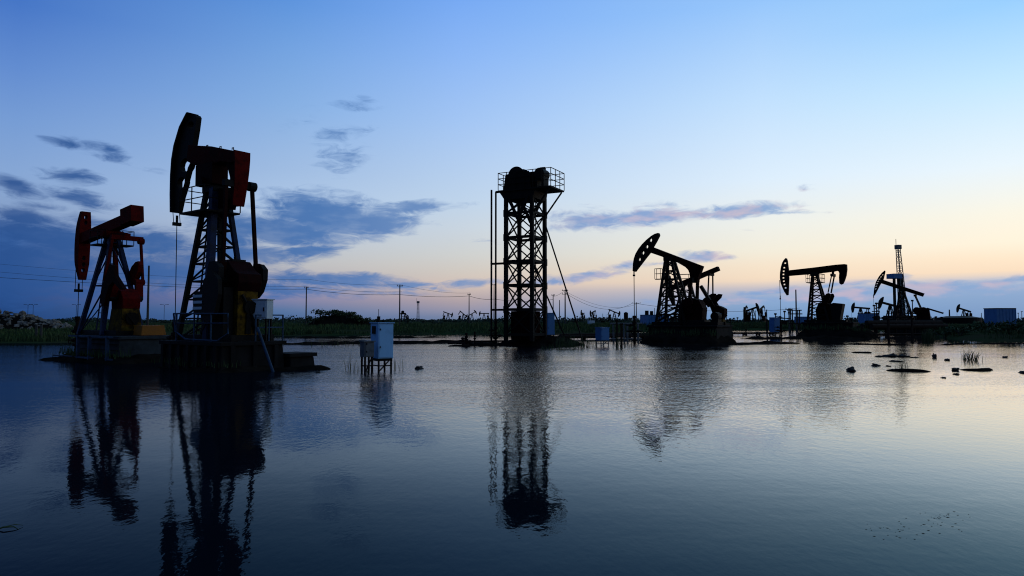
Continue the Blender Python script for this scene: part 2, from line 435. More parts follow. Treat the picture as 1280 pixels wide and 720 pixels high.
def water_mat():
    m = bpy.data.materials.new('flood_water'); m.use_nodes = True
    nt = m.node_tree; N = nt.nodes; L = nt.links
    N.remove(N['Principled BSDF'])
    df = N.new('ShaderNodeBsdfDiffuse'); df.inputs['Color'].default_value = (0.0025, 0.0045, 0.008, 1)
    gl = N.new('ShaderNodeBsdfGlossy'); gl.inputs['Color'].default_value = (1, 1, 1, 1)
    lw = N.new('ShaderNodeLayerWeight')
    fr_ = N.new('ShaderNodeValToRGB'); fr_.color_ramp.interpolation = 'B_SPLINE'
    st = [(0.0, .02), (.5, .02), (.64, .052), (.72, .12), (.79, .27), (.87, .74), (.94, .95), (1.0, .98)]
    while len(fr_.color_ramp.elements) < len(st): fr_.color_ramp.elements.new(0.5)
    for e, (p, c) in zip(fr_.color_ramp.elements, st): e.position = p
    for e, (p, c) in zip(fr_.color_ramp.elements, st): e.position = p; e.color = (c, c, c, 1)
    L.new(lw.outputs['Facing'], fr_.inputs[0])
    tn = N.new('ShaderNodeValToRGB')
    for e, (p, c) in zip(tn.color_ramp.elements, ((.62, (.47, .83, 1, 1)), (.87, (.98, .99, 1, 1)))): e.position = p; e.color = c
    L.new(lw.outputs['Facing'], tn.inputs[0]); L.new(tn.outputs[0], gl.inputs['Color'])
    ms = N.new('ShaderNodeMixShader'); 
    # skylight far from the sunset bearing is polarised upright, and level water reflects that light less (Brewster)
    g2 = N.new('ShaderNodeNewGeometry')
    flat = N.new('ShaderNodeVectorMath'); flat.operation = 'MULTIPLY'; L.new(g2.outputs['Incoming'], flat.inputs[0]); flat.inputs[1].default_value = (-1, -1, 0)
    nrm = N.new('ShaderNodeVectorMath'); nrm.operation = 'NORMALIZE'; L.new(flat.outputs[0], nrm.inputs[0])
    dot = N.new('ShaderNodeVectorMath'); dot.operation = 'DOT_PRODUCT'; L.new(nrm.outputs[0], dot.inputs[0]); dot.inputs[1].default_value = (math.sin(math.radians(52)), math.cos(math.radians(52)), 0)
    def m0(op, a, b=None):
        n = N.new('ShaderNodeMath'); n.operation = op
        for i, x in enumerate((a, b)):
            if x is None: continue
            if isinstance(x, (int, float)): n.inputs[i].default_value = x
            else: L.new(x, n.inputs[i])
        return n.outputs[0]
    c2 = m0('MULTIPLY', dot.outputs['Value'], dot.outputs['Value'])
    pol = m0('DIVIDE', m0('SUBTRACT', 1.0, c2), m0('ADD', 1.0, c2))
    fac = m0('MULTIPLY', fr_.outputs[0], m0('SUBTRACT', 1.0, m0('MULTIPLY', pol, 0.66)))
    L.new(fac, ms.inputs[0]); L.new(df.outputs[0], ms.inputs[1]); L.new(gl.outputs[0], ms.inputs[2])
    L.new(ms.outputs[0], N['Material Output'].inputs['Surface'])
    geo = N.new('ShaderNodeNewGeometry')
    def mp(scale, rot=0):
        n = N.new('ShaderNodeMapping'); n.inputs['Scale'].default_value = scale; n.inputs['Rotation'].default_value = (0, 0, rot)
        L.new(geo.outputs['Position'], n.inputs[0]); return n.outputs[0]
    def nz(vec, scale, det, rough=0.5):
        n = N.new('ShaderNodeTexNoise'); n.inputs['Scale'].default_value = scale; n.inputs['Detail'].default_value = det; n.inputs['Roughness'].default_value = rough
        L.new(vec, n.inputs['Vector']); return n.outputs['Fac']
    def ma(op, a, b=None, clamp=False):
        n = N.new('ShaderNodeMath'); n.operation = op; n.use_clamp = clamp
        for i, x in enumerate((a, b)):
            if x is None: continue
            if isinstance(x, (int, float)): n.inputs[i].default_value = x
            else: L.new(x, n.inputs[i])
        return n.outputs[0]
    def mr(x, a, b_, c=0., d=1.):
        n = N.new('ShaderNodeMapRange'); n.interpolation_type = 'SMOOTHSTEP'; L.new(x, n.inputs['Value'])
        for k, v in (('From Min', a), ('From Max', b_), ('To Min', c), ('To Max', d)): n.inputs[k].default_value = v
        return n.outputs[0]
    sep = N.new('ShaderNodeSeparateXYZ'); L.new(geo.outputs['Position'], sep.inputs[0])
    patch = nz(mp((0.05, 0.09, 1), 0.2), 1.0, 3)          # wind patches
    yv = ma('ADD', sep.outputs[1], ma('MULTIPLY', ma('SUBTRACT', patch, 0.5), 10))
    wind = ma('MULTIPLY', mr(yv, 8, 25), mr(yv, 64, 46, 0.25, 1.0))
    # calm water in the right cove and at the left bank
    xr = ma('DIVIDE', sep.outputs[0], ma('MAXIMUM', sep.outputs[1], 3))
    wind = ma('MULTIPLY', wind, mr(xr, 0.62, 0.42, 0.22, 1.0))
    wind = ma('MULTIPLY', wind, mr(xr, -0.50, -0.22, 0.22, 1.0))
    wind = ma('MULTIPLY', wind, mr(patch, 0.3, 0.5, 0.35, 1.0))
    slick = nz(mp((0.035, 0.22, 1), 0.12), 1.0, 4, 0.6)     # long calm slicks
    wind = ma('MULTIPLY', wind, mr(slick, 0.36, 0.60, 0.5, 1.0))
    rip = nz(mp((1.0, 0.55, 1), 0.45), 5.4, 3, 0.58)
    rip2 = nz(mp((1.0, 0.6, 1), -0.5), 12.0, 2, 0.5)
    swell = nz(mp((0.5, 1.0, 1), 0.1), 1.3, 3, 0.5)
    h = ma('ADD', ma('MULTIPLY', rip, ma('ADD', ma('MULTIPLY', wind, 0.042), 0.0013)),
           ma('ADD', ma('MULTIPLY', rip2, ma('ADD', ma('MULTIPLY', wind, 0.015), 0.0007)), ma('MULTIPLY', swell, 0.003)))
    bp = N.new('ShaderNodeBump'); bp.inputs['Strength'].default_value = 1.0; bp.inputs['Distance'].default_value = 1.0
    L.new(h, bp.inputs['Height']); L.new(bp.outputs['Normal'], gl.inputs['Normal']); L.new(bp.outputs['Normal'], lw.inputs['Normal'])
    L.new(ma('ADD', ma('MULTIPLY', wind, 0.02), 0.034), gl.inputs['Roughness'])
    return m
wat = MB().add([(-700, -90, 0), (700, -90, 0), (700, 190, 0), (-700, 190, 0)], [(0, 1, 2, 3)]).build('water', water_mat())
tag(wat, 'still dark flood water reflecting the dusk sky', kind='structure')

def strip(name, pts, width, h, label, m='mud', seed=0, n=60, kind='structure'):
    """low irregular ridge of earth along points given as (px, py) on the water"""
    P = [ground_at(x, y) for x, y in pts]
    L_ = [0]
    for a, b in zip(P, P[1:]): L_.append(L_[-1] + (b - a).length)
    vs, fs = [], []; K = 9
    for i in range(n + 1):
        t = L_[-1] * i / n
        j = max(k for k in range(len(P) - 1) if L_[k] <= t + 1e-6)
        p = P[j].lerp(P[j+1], (t - L_[j]) / (L_[j+1] - L_[j]))
        d = (P[j+1] - P[j]).normalized(); nn = V((-d.y, d.x, 0))
        e = min(1, 6 * i / n, 6 * (n - i) / n); e = e ** 0.6
        w = width * (0.15 + 0.85 * e) * (1 + 0.7 * noise.noise(V((t * 0.35, seed * 5.3, 0))))
        off = width * 0.5 * noise.noise(V((t * 0.2, 7 + seed, 2)))
        for k in range(K):
            c = -1 + 2 * k / (K - 1)
            z = -0.12 + (h * e + 0.12) * (1 - c * c) * (1 + 0.6 * noise.noise(V((t * 0.8, c * 2, seed * 3.1)))) 
            q = p + nn * (off + c * w / 2)
            vs.append((q.x, q.y, z))
    for i in range(n):
        for k in range(K - 1):
            fs.append((i*K+k, i*K+k+1, (i+1)*K+k+1, (i+1)*K+k))
    o = MB().add(vs, fs).build(name, m, smooth=True)
    return tag(o, label, kind=kind)

strip('mud_bank', [(345, 430.5), (430, 429.8), (520, 429), (625, 428.4)], 3.4, 0.20, 'long low mud berm crossing the water behind the pale blue cabinet', seed=1, n=110)
strip('mud_bank', [(352, 422.4), (440, 422.6), (562, 421.6)], 2.6, 0.12, 'thin mud bar near the far shore behind the berm', seed=2, n=90)
strip('mud_bank', [(925, 423.5), (1000, 423), (1080, 423.5)], 4.0, 0.22, 'dark mud bank in front of the middle right pumpjacks', seed=3, n=100)
strip('mud_bank', [(800, 429), (870, 430.5), (960, 430), (1000, 429)], 3.0, 0.16, 'mud apron under the pumpjack with crossed beams', seed=4, n=80)
strip('mud_bank', [(1010, 431), (1060, 430.5), (1140, 431.5)], 1.6, 0.07, 'thin mud streak on the bright water at right', seed=5, n=70)
strip('mud_bank', [(55, 448), (110, 450), (160, 449.5), (215, 446)], 1.8, 0.12, 'muddy ledge below the far left pumpjack', seed=6, n=70)
strip('mud_bank', [(330, 463.5), (372, 461.5), (414, 461.5)], 1.1, 0.14, 'ragged mud spit beside the big pumpjack plinth', seed=7, n=60)
strip('mud_bank', [(1165, 431.5), (1220, 430), (1300, 429)], 1.2, 0.06, 'dark mud line along the right bank', seed=8, n=60)
strip('mud_bank', [(1108, 463.2), (1130, 463.5), (1162, 464.2)], 0.7, 0.06, 'small mud bar on the calm bright water', seed=10, n=40)
strip('mud_bank', [(1198, 462.2), (1225, 463.2), (1246, 462.6)], 0.9, 0.08, 'small mud bar below the grass tuft', seed=11, n=40)
strip('mud_bank', [(1064, 441), (1090, 441.3)], 0.8, 0.05, 'tiny mud bar by the dark rocks', seed=12, n=30)
strip('mud_bank', [(560, 433), (600, 432), (632, 431.5)], 1.4, 0.10, 'mud shelf by the valve pipes left of the tower', seed=13, n=40)
strip('mud_bank', [(700, 420), (760, 420), (830, 419)], 2.5, 0.25, 'mud strip right of the tower', seed=14, n=50)

# island under the tower
def mound(name, px, py, rx, ry, h, label, m, seed=0, rough=0.35, zb=-0.15, base=None):
    c = base if base is not None else ground_at(px, py)
    vs, fs = [], []; nr, na = 14, 48
    for j in range(nr + 1):
        t = j / nr
        for i in range(na):
            a = 2 * math.pi * i / na
            k = t * (1 + 0.22 * noise.noise(V((math.cos(a) * 1.5, math.sin(a) * 1.5, seed))))
            x, y = c.x + rx * k * math.cos(a), c.y + ry * k * math.sin(a)
            z = c.z + zb + (h - zb) * (1 - t ** 2.2) * (1 + rough * noise.noise(V((x * 0.6, y * 0.6, seed * 3))))
            vs.append((x, y, z))
    for j in range(nr):
        for i in range(na):
            fs.append((j*na+i, j*na+(i+1) % na, (j+1)*na+(i+1) % na, (j+1)*na+i))
    return tag(MB().add(vs, fs).build(name, m, smooth=True), label, kind='structure')
mound('mound', 678, 431.5, 3.9, 1.9, 0.8, 'low grassy island of earth under the steel tower', 'mud', 1)

# =================================================================== VEGETATION
def blades(mb, c, h, n, spread, w=0.02, lean=0.35, rnd=R):
    for _ in range(n):
        a = rnd.uniform(0, 6.283); d = spread * math.sqrt(rnd.random())
        p = V(c) + V((d * math.cos(a), d * math.sin(a), 0))
        hh = h * rnd.uniform(0.5, 1.1); la = rnd.uniform(0, 6.283); ll = lean * hh * rnd.random()
        t = rnd.uniform(0, 3.14)
        wv = V((math.cos(t), math.sin(t), 0)) * w
        mid = p + V((math.cos(la) * ll * .35, math.sin(la) * ll * .35, hh * .6)); top = p + V((math.cos(la) * ll, math.sin(la) * ll, hh))
        mb.add([p - wv, p + wv, mid + wv * .7, mid - wv * .7, top], [(0, 1, 2, 3), (3, 2, 4)])

def grass_field():
    mb = MB(); n = 0
    while n < 11000:
        px = R.uniform(-60, 1340); ds = shore(px)
        d = ds + 1 + 75 * (R.random() ** 2.0)
        x, y = (px - 640) / F * d, d
        z = ground_h(x, y)
        if z < 0.1: n += 0.2; continue
        dens = noise.noise(V((x * 0.09, y * 0.09, 5)))
        if dens < R.uniform(-0.5, 0.2): n += 0.2; continue
        s = (0.55 + 0.5 * max(0, dens)) * (0.7 + d / 250)
        blades(mb, (x, y, z - 0.05), s, 4, 0.5, w=0.025 + d * 0.0004)
        n += 1
    tag(mb.build('grass', 'grass'), 'dark green marsh grass along the far shore', 'grass', kind='stuff')
grass_field()

def leafball(mb, c, rx, rz, n, size, rnd=R):
    for _ in range(n):
        while True:
            p = V((rnd.uniform(-1, 1), rnd.uniform(-1, 1), rnd.uniform(-0.6, 1)))
            if 0.25 < p.length < 1: break
        q = V(c) + V((p.x * rx, p.y * rx, p.z * rz))
        a = V((rnd.gauss(0, 1), rnd.gauss(0, 1), rnd.gauss(0, 1))).normalized()
        b = a.orthogonal().normalized(); s = size * rnd.uniform(0.6, 1.4)
        cc = a.cross(b)
        mb.add([q - b * s, q + cc * s * .6, q + b * s, q - cc * s * .6], [(0, 1, 2, 3)])

def treeline():
    mb = MB()
    for i in range(520):
        px = -40 + 1360 * i / 520 + R.uniform(-2, 2)
        d = R.uniform(230, 520)
        x, y = (px - 640) / F * d, d
        k = noise.noise(V((px * 0.012, 1.7, 0))) + 0.6 * noise.noise(V((px * 0.05, 4.7, 0)))
        h = max(0.9, 2.4 + 2.2 * k) * R.uniform(0.7, 1.15) * (d / 380)
        z = ground_h(x, y)
        leafball(mb, (x, y, z + h * 0.35), h * R.uniform(0.9, 1.8), h * 0.65, 34, 0.28 + d * 0.0008)
    tag(mb.build('treeline', 'farleaf'), 'far dark line of shrubs and low trees along the horizon', 'treeline', kind='stuff')
treeline()

# shrub mound behind the berm
mc = at(424, 402, 122); mc.z = ground_h(mc.x, mc.y) - 0.05
mound('mound', 0, 0, 6.4, 4, 2.5, 'earth mound with shrubs between the first two utility poles', 'mud', 4, 0.3, 0, mc)
def bush(px, d, w, h, label, group, n=260, z=None, size=0.16):
    p = at(px, 400, d); p.z = ground_h(p.x, p.y) if z is None else z
    t = thing('bush', p, 0, label, 'bush', group)
    mb = MB()
    for k in range(6):
        a = R.uniform(0, 6.28)
        leafball(mb, (w * .28 * math.cos(a), w * .28 * math.sin(a), h * R.uniform(.35, .65)), w * R.uniform(.2, .34), h * R.uniform(.25, .42), n // 6, size)
    mb.build('foliage', 'leaf', t)
    st = MB()
    for k in range(5):
        a = R.uniform(0, 6.28)
        st.path([(0, 0, -0.2), (w*.1*math.cos(a), w*.1*math.sin(a), h*.35), (w*.25*math.cos(a), w*.25*math.sin(a), h*.7)], [0.05, 0.035, 0.015], 5)
    st.build('stem', 'wood', t)
for px, d, w, h, zz, lab in [
    (392, 119, 2.6, 1.2, 0.7, 'lowest dark bush at the left foot of the shrub mound'),
    (402, 120, 3.0, 1.4, 1.7, 'round dark bush crowning the left top of the shrub mound'),
    (412, 121, 3.0, 1.2, 1.8, 'dark bush on the ridge of the shrub mound, right of the round one'),
    (422, 121, 3.0, 1.2, 1.9, 'bush on the middle of the shrub mound ridge'),
    (433, 120, 3.2, 1.1, 1.7, 'broad bush sloping down the shrub mound above the pale cabinet'),
    (444, 120, 3.0, 1.0, 1.2, 'low bush on the right slope of the shrub mound'),
    (455, 120, 2.6, 0.9, 0.8, 'smallest bush at the right foot of the shrub mound')]:
    bush(px, d, w * 1.15, h * 1.2, lab, 'bushes on the earth mound', z=zz + .75)
for px, d, w, h, lab in [
    (1178, 78, 3.6, 1.3, 'dark bush at the left end of the right bank beside the pipe bridge'),
    (1200, 74, 3.0, 1.1, 'dark bush on the right bank below the distant round tank'),
    (1232, 78, 3.6, 1.5, 'dark bush in front of the blue container on the right bank'),
    (1262, 72, 3.2, 1.5, 'dark bush on the right bank just right of the blue container'),
    (1290, 70, 4.0, 1.6, 'dark bush at the right edge of the right bank')]:
    bush(px, d, w, h, lab, 'bushes on the right bank', 340)

# rubble heap at far left
rc = at(-6, 402, 92); rc.z = ground_h(rc.x, rc.y)
mb = MB(); rr = random.Random(5)
for i in range(420):
    a = rr.uniform(0, 6.28); d = math.sqrt(rr.random())
    x, y = 11.0 * d * math.cos(a), 3.2 * d * math.sin(a)
    top = 2.9 * max(0, 1 - d) ** 0.7
    mb.ball((x, y, top * rr.uniform(.55, 1)), rr.uniform(.2, .55), rr.uniform(.15, .4), 7, 5, 0.7, i)
o = mb.build('rubble', 'palerock'); o.location = rc
tag(o, 'heap of pale broken rock at the far left shore', 'rubble', kind='stuff')
mc = rc.copy(); mc.z -= 0.1
mound('mound', 0, 0, 11.0, 3.6, 2.1, 'earth core of the rock heap at the far left shore', 'mud', 8, 0.3, 0, mc)

# reeds and waterweed
def reed(px, py, h, n, spread, label, cat='reed clump', group=None, z=0, lean=.4):
    c = ground_at(px, py, z)
    mb = MB(); blades(mb, (0, 0, -0.1), h + 0.1, n, spread, w=0.006 + c.y * 0.0002, lean=lean)
    t = thing('reed_clump', c, 0, label, cat, group)
    mb.build('leaves', 'reed', t)
    return t
reed(434, 464, .75, 8, 0.14, 'thin green reed clump standing in the water left of the meter box', group='reeds in the water')
reed(444, 465, 0.6, 8, 0.2, 'shorter reed clump touching the meter box legs', group='reeds in the water')
reed(455, 466, 0.4, 10, 0.2, 'lowest reed sprigs under the meter box', group='reeds in the water')
reed(498, 462, 0.5, 8, 0.25, 'sparse reed sprigs right of the pale blue cabinet', group='reeds in the water')
reed(720, 433, 0.8, 90, 0.9, 'dense dark grass tuft on the right end of the tower island', group='grass tufts on the tower island', z=.12)
reed(706, 432, 0.8, 80, 0.8, 'dense grass tuft on the tower island below the blue wall cabinet', group='grass tufts on the tower island', z=.2)
reed(690, 436, 0.4, 70, 0.9, 'low grass tuft at the front edge of the tower island', group='grass tufts on the tower island', z=.05)
reed(733, 434, 0.9, 24, 0.5, 'pale reeds in water between the island and the small box cabinet', group='reeds in the water')
reed(742, 435, 0.7, 16, 0.4, 'reeds at the left foot of the small box cabinet', group='reeds in the water')
reed(772, 435, 1.0, 14, 0.3, 'thin reeds in water right of the small box cabinet', group='reeds in the water')
reed(785, 434, 0.6, 16, 0.4, 'short reed tuft left of the wellhead under the crossed beams', group='reeds in the water')
reed(1212, 450, .55, 60, 0.32, 'leaning green grass tuft standing in the bright water at right', lean=.8, group='tufts in the bright water')
reed(1223, 451, .6, 9, 0.3, 'thin stalks bending right beside the leaning grass tuft', lean=1.1, group='tufts in the bright water')
reed(1130, 463, 0.5, 12, 0.2, 'thin stalks on the small mud bar in the bright water', lean=.25, group='tufts in the bright water')
reed(1121, 463.5, 0.4, 5, 0.12, 'few dark stalks left of the stalks on the mud bar', lean=.1, group='tufts in the bright water')
reed(85, 446, 0.55, 26, 0.9, 'low dead grass on the mud beside the far left wellhead', group='reeds in the water')
reed(1160, 427, 1.3, 160, 0.5, 'tall dark reed clump at the end of the pipe bridge', group='reeds in the water')
reed(360, 429, 0.35, 30, 2.5, 'short grass fringe on the left end of the mud berm', group='grass on the mud berm', z=.1)
reed(420, 430.5, 0.35, 30, 2.0, 'short grass fringe on the mud berm left of the pale blue cabinet', group='grass on the mud berm', z=.1)

# rocks
def rock(px, py, r, rz, label, seed, group='rocks in the water'):
    mb = MB().ball((0, 0, rz * .25), r * .88, rz * .9, 16, 12, 0.95, seed)
    single('rock', mb, 'rock', ground_at(px, py), R.uniform(0, 6), label, 'rock', group, smooth=True)
for i, a in enumerate([
    (523, 461, .19, .09, 'dark rock alone in the water right of the pale blue cabinet'),
    (1064, 464, .17, .12, 'nearest and roundest dark rock in the bright water'),
    (1094, 457.5, .16, .09, 'squarish dark rock up and right of the nearest round rock'),
    (1109, 445.5, .36, .08, 'long flat rock at the left of the rock row in bright water'),
    (1116, 445.5, .20, .16, 'tall rounded rock beside the long flat one in the rock row'),
    (1099, 446, .22, .05, 'low flat rock leftmost in the rock row'),
    (1127, 446, .20, .09, 'small rock right of the tall rounded one in the rock row'),
    (1133, 446, .18, .06, 'flat little rock near the right of the rock row'),
    (1143, 447, .22, .04, 'flat stone at the right end of the rock row'),
    (1119, 452, .30, .05, 'flat slab of rock below the rock row'),
    (1111, 458, .12, .04, 'tiny stone below the flat slab of rock'),
    (1168, 447, .10, .20, 'small upright dark stone standing right of the rock row'),
    (1184, 450.5, .11, .09, 'small round stone between the upright stone and the grass tuft'),
    (1194, 463, .14, .08, 'small stone at the left tip of the mud bar below the tuft'),
    (1195.5, 468, .10, .04, 'tiny stone just below the mud bar under the tuft'),
    (1256, 447, .14, .06, 'small flat stone near the right edge above the mud bars'),
    (1179, 472.5, .09, .03, 'tiny pebble alone in the calm bright water'),
    (1279, 466, .14, .05, 'stone cut off by the right edge of the view'),
    (365, 467, .10, .05, 'small stone in the water below the mud spit'),
    (397, 466, .09, .05, 'smallest stone off the tip of the mud spit')]):
    rock(*a, i + 1)

# floating weed specks in the near water at right
mb = MB(); c0 = ground_at(1140, 662)
for i in range(70):
    px = R.gauss(1140, 28); py = 662 + R.gauss(0, 8) - (px - 1140) * 0.12
    if i > 50: px, py = R.gauss(1185, 14), R.gauss(645, 2)
    p = ground_at(px, py) - c0
    s = R.uniform(.0025, .0085)
    a = R.uniform(0, 3)
    mb.add([p + V((-s*2, 0, .002)), p + V((0, -s, .004)), p + V((s*2.2, 0, .002)), p + V((0, s, .0015))], [(0, 1, 2, 3)])
o = mb.build('weeds', 'reed'); o.location = c0
tag(o, 'scatter of tiny floating weed bits on the near water at right', 'weeds', kind='stuff')
c0 = ground_at(6, 663)
mb = MB().path([(-.12, 0, -.01), (-.03, .02, .025), (.05, .05, .02), (.11, .03, .0)], [.006, .008, .006, .003], 5).path([(-.03, .02, .025), (.03, .09, .03), (.08, .13, .01)], [.005, .004, .002], 5)
single('twig', mb, 'reed', c0, 0, 'small dark twig poking out of the near water at the left edge', 'twig')

# =================================================================== PUMPJACK PARTS
def lattice_post(t, fr, top, base, m, ladder_leg=None, levels=7, legw=0.2, bracew=0.09, o=None, mats=None, lw=None):
    """top: (s, ds, dl, z); base: (s, ds, dl, z).  four legs, each a part; bracing one part"""
    s1, a1, b1, z1 = top; s0, a0, b0, z0 = base
    def P(i, j, k):
        return V((s0 + i*a0 + (s1 + i*a1 - s0 - i*a0) * k, (j*b0) + (j*b1 - j*b0) * k, z0 + (z1 - z0) * k))
    c = ((-1, -1), (1, -1), (1, 1), (-1, 1))
    for q, (i, j) in enumerate(c):
        MB().bar(P(i, j, 0), P(i, j, 1), (lw or {}).get(q, legw), (lw or {}).get(q, legw), (1, 0, 0)).build('leg', (mats or {}).get(q, m), t, fr.o)
    br = MB()
    ks = [((k / levels) ** 0.92) * 0.95 for k in range(0, levels + 1)]
    for k0, k1 in zip(ks, ks[1:]):
        for q in range(4):
            A, B = c[q], c[(q+1) % 4]
            br.bar(P(*A, k1), P(*B, k1), bracew)
            if q % 2 == 0: br.bar(P(*A, k0), P(*B, k1), bracew * .9)
            else: br.bar(P(*B, k0), P(*A, k1), bracew * .9)
    br.build('cross_bracing', m, t, fr.o)
    if ladder_leg:
        i, j = ladder_leg
        ld = MB(); off = V((-0.16 * 1, 0, 0)) if i < 0 else V((0.16, 0, 0))
        a0_, a1_ = P(i, j*.1, 0) + off, P(i, j*.1, .97) + off
        b0_, b1_ = a0_ + V((0, .42, 0)), a1_ + V((0, .42, 0))
        ld.bar(a0_, a1_, .05); ld.bar(b0_, b1_, .05)
        nn = int((a1_ - a0_).length / .36)
        for k in range(1, nn):
            ld.bar(a0_.lerp(a1_, k / nn), b0_.lerp(b1_, k / nn), .04)
        ld.build('ladder', m, t, fr.o)

def platform(t, fr, s0, s1, l0, l1, z, h, m, rail=.045, mr=None):
    p = MB().box((s0, l0, z - .07), (s1, l1, z)).build('platform', m, t, fr.o)
    g = MB()
    cs = [(s0, l0), (s1, l0), (s1, l1), (s0, l1)]
    for q in range(4):
        a, b = cs[q], cs[(q+1) % 4]
        for f in (.5, 1): g.bar((a[0], a[1], z + h * f), (b[0], b[1], z + h * f), rail)
        n = max(1, int(math.hypot(b[0]-a[0], b[1]-a[1]) / .9))
        for k in range(n):
            x = a[0] + (b[0]-a[0]) * k / n; y = a[1] + (b[1]-a[1]) * k / n
            g.bar((x, y, z), (x, y, z + h), rail)
    gg = g.build('guard_rail', mr or m, p)
    gg.data.transform(Matrix.Translation(-fr.o))
    return p

def sub(mb, name, m, parent, fr): return mb.build(name, m, parent, fr.o)

def crank(t, fr, s, l, z, ang, length, w, m, mw, pin=0.0, thick=.16, cw=.42, double=True):
    """crank arm from the shaft at (s,l,z); counterweight slabs bolted on it"""
    u = V((math.cos(ang), 0, math.sin(ang))); v = V((-math.sin(ang), 0, math.cos(ang)))
    c = V((s, l, z))
    def pt(a, b): return tuple((c + u * a + v * b).xz)
    ol = [pt(-.35, -.22), (pt(-.35, .22)), pt(length * .9, w * .5), pt(length, w * .35), pt(length, -w * .35), pt(length * .9, -w * .5)]
    cr = MB().prism(ol, l - thick / 2, l + thick / 2).build('crank', m, t, fr.o)
    sg = 1 if l > 0 else -1
    ow = [pt(length * .35, w * .5), pt(length * .42, w * 1.0), pt(length * .75, w * 1.15), pt(length * 1.02, w * .9), pt(length * 1.12, w * .3),
          pt(length * 1.12, -w * .3), pt(length * 1.02, -w * .9), pt(length * .75, -w * 1.15), pt(length * .42, -w * 1.0), pt(length * .35, -w * .5)]
    l0 = l + sg * thick / 2 + sg * .003; l1 = l0 + sg * cw
    MB().prism(ow, min(l0, l1), max(l0, l1)).build('counterweight', mw, cr, fr.o)
    return cr

def bridle(t, fr, px_top, py_top, py_bar, zrod, gap=.18, s=None, r=.018, zt=None, zb=None, rr=.02):
    s0, z0 = fr.pl(px_top, py_top) if s is None else (s, 0)
    if s is not None: s0 = s
    z0 = fr.zat(py_top, s0) if zt is None else zt
    zb = fr.zat(py_bar, s0) if zb is None else zb
    b = MB()
    for l in (-gap, gap): b.tube((s0, l, z0), (s0 * .3, l, zb), r, n=6)
    br = b.build('bridle', 'cable', t, fr.o)
    MB().box((s0*.3 - .07, -gap - .03, zb - .13), (s0*.3 + .07, gap + .03, zb + .02)).tube((s0*.3, 0, zb), (s0*.3, 0, zb + .34), .055).build('carrier_bar', 'steel', br, fr.o)
    MB().tube((s0 * .3, 0, zb - .1), (0, 0, zrod), rr, n=6).build('polished_rod', 'steel', t, fr.o)

def wellhead(px, Y, z0, label, h=1.5, k=1.0, group='wellheads under the pumpjacks', arms=True):
    p = at(px, 400, Y); p.z = z0
    t = thing('wellhead', p, ANG, label, 'wellhead', group)
    st = MB().tube((0, 0, -.5), (0, 0, h), .10 * k, n=10)
    for f, r, hh in ((.05, .24, .08), (.3, .22, .14), (.55, .2, .1), (.75, .17, .16), (1.0, .13, .2)):
        st.tube((0, 0, h * f), (0, 0, h * f + hh), r * k, n=12)
    st.build('valve_stack', 'rust', t)
    if arms:
        for z, sgn in ((h * .45, -1), (h * .45, 1), (h * .7, -1)):
            MB().tube((0, 0, z), (sgn * .65 * k, 0, z), .06 * k).tube((sgn * .3, 0, z), (sgn * .45, 0, z), .12 * k).build('side_valve', 'rust', t)
        w = MB()
        w.path([(.0 + .18 * math.cos(a), -.35, h * .45 + .18 * math.sin(a)) for a in [i * math.pi / 6 for i in range(13)]], .018, 5)
        w.tube((0, 0, h * .45), (0, -.36, h * .45), .03).bar((-.18, -.35, h * .45), (.18, -.35, h * .45), .025)
        w.build('hand_wheel', 'darkred', t)
    return t

def plinth(name, fr, s0, s1, l0, l1, z0, z1, m, label, inset=.08, group='plinths under the pumpjacks', ribs=0, ribm=None):
    root = thing(name, fr.world((s0 + s1) / 2, (l0 + l1) / 2, z0), fr.ang, label, 'plinth', group)
    a, b, h = (s1 - s0) / 2, (l1 - l0) / 2, z1 - z0
    MB().tub((-a, -b, 0), (a, b, h - .16), inset).build('block', m, root, bevel=.03)
    MB().box((-a - .03, -b - .03, h - .157), (a + .03, b + .03, h)).build('coping', m, root, bevel=.02)
    for k in range(ribs):
        x = -a + 2 * a * (k + .5) / ribs
        MB().box((x - .09, -b - .07, 0), (x + .09, -b + .15, h - .16)).build('buttress', ribm or m, root)
    for k in range(max(0, ribs // 2)):
        y = -b + 2 * b * (k + .5) / max(1, ribs // 2)
        MB().box((a - .15, y - .09, 0), (a + .07, y + .09, h - .16)).build('buttress', ribm or m, root)
    return root

def earth_bank(fr, s0, s1, h, label, seed, hw=2.9):
    vs, fs = [], []; ns, nl = 44, 16
    for i in range(ns + 1):
        for j in range(nl + 1):
            u, v = -1 + 2 * i / ns, -1 + 2 * j / nl
            s = (s0 + s1) / 2 + u * (s1 - s0) / 2; l = v * hw
            k = max(0, 1 - abs(u) ** 5) * max(0, 1 - abs(v) ** 3)
            w = noise.noise(V((s * .8, l * .8, seed))) + .6 * noise.noise(V((s * 2.3, l * 2.3, seed + 5)))
            p = fr.world(s + .3 * noise.noise(V((l, seed, s))), l * (1 + .25 * noise.noise(V((s * .5, 1, seed)))), 0)
            vs.append((p.x, p.y, -.15 + (h + .15) * (k ** .6) * (1 + .35 * w)))
    for i in range(ns):
        for j in range(nl): fs.append((i*(nl+1)+j, i*(nl+1)+j+1, (i+1)*(nl+1)+j+1, (i+1)*(nl+1)+j))
    tag(MB().add(vs, fs).build('earth_bank', 'mud'), label, kind='structure')
    rnd = random.Random(seed); mb = MB()
    for _ in range(70):
        s = rnd.uniform(s0 + .3, s1 - .3); l = rnd.uniform(-hw * .85, -hw * .5)
        p = fr.world(s, l, h * rnd.uniform(.55, .9))
        blades(mb, p, rnd.uniform(.2, .3 + .4 * min(1, h)), 5, .35, w=.006 + p.y * .0003, rnd=rnd)
    tag(mb.build('weeds', 'grass'), label.replace('overgrown earth heaped', 'dark weeds growing on the earth'), 'weeds', kind='stuff')

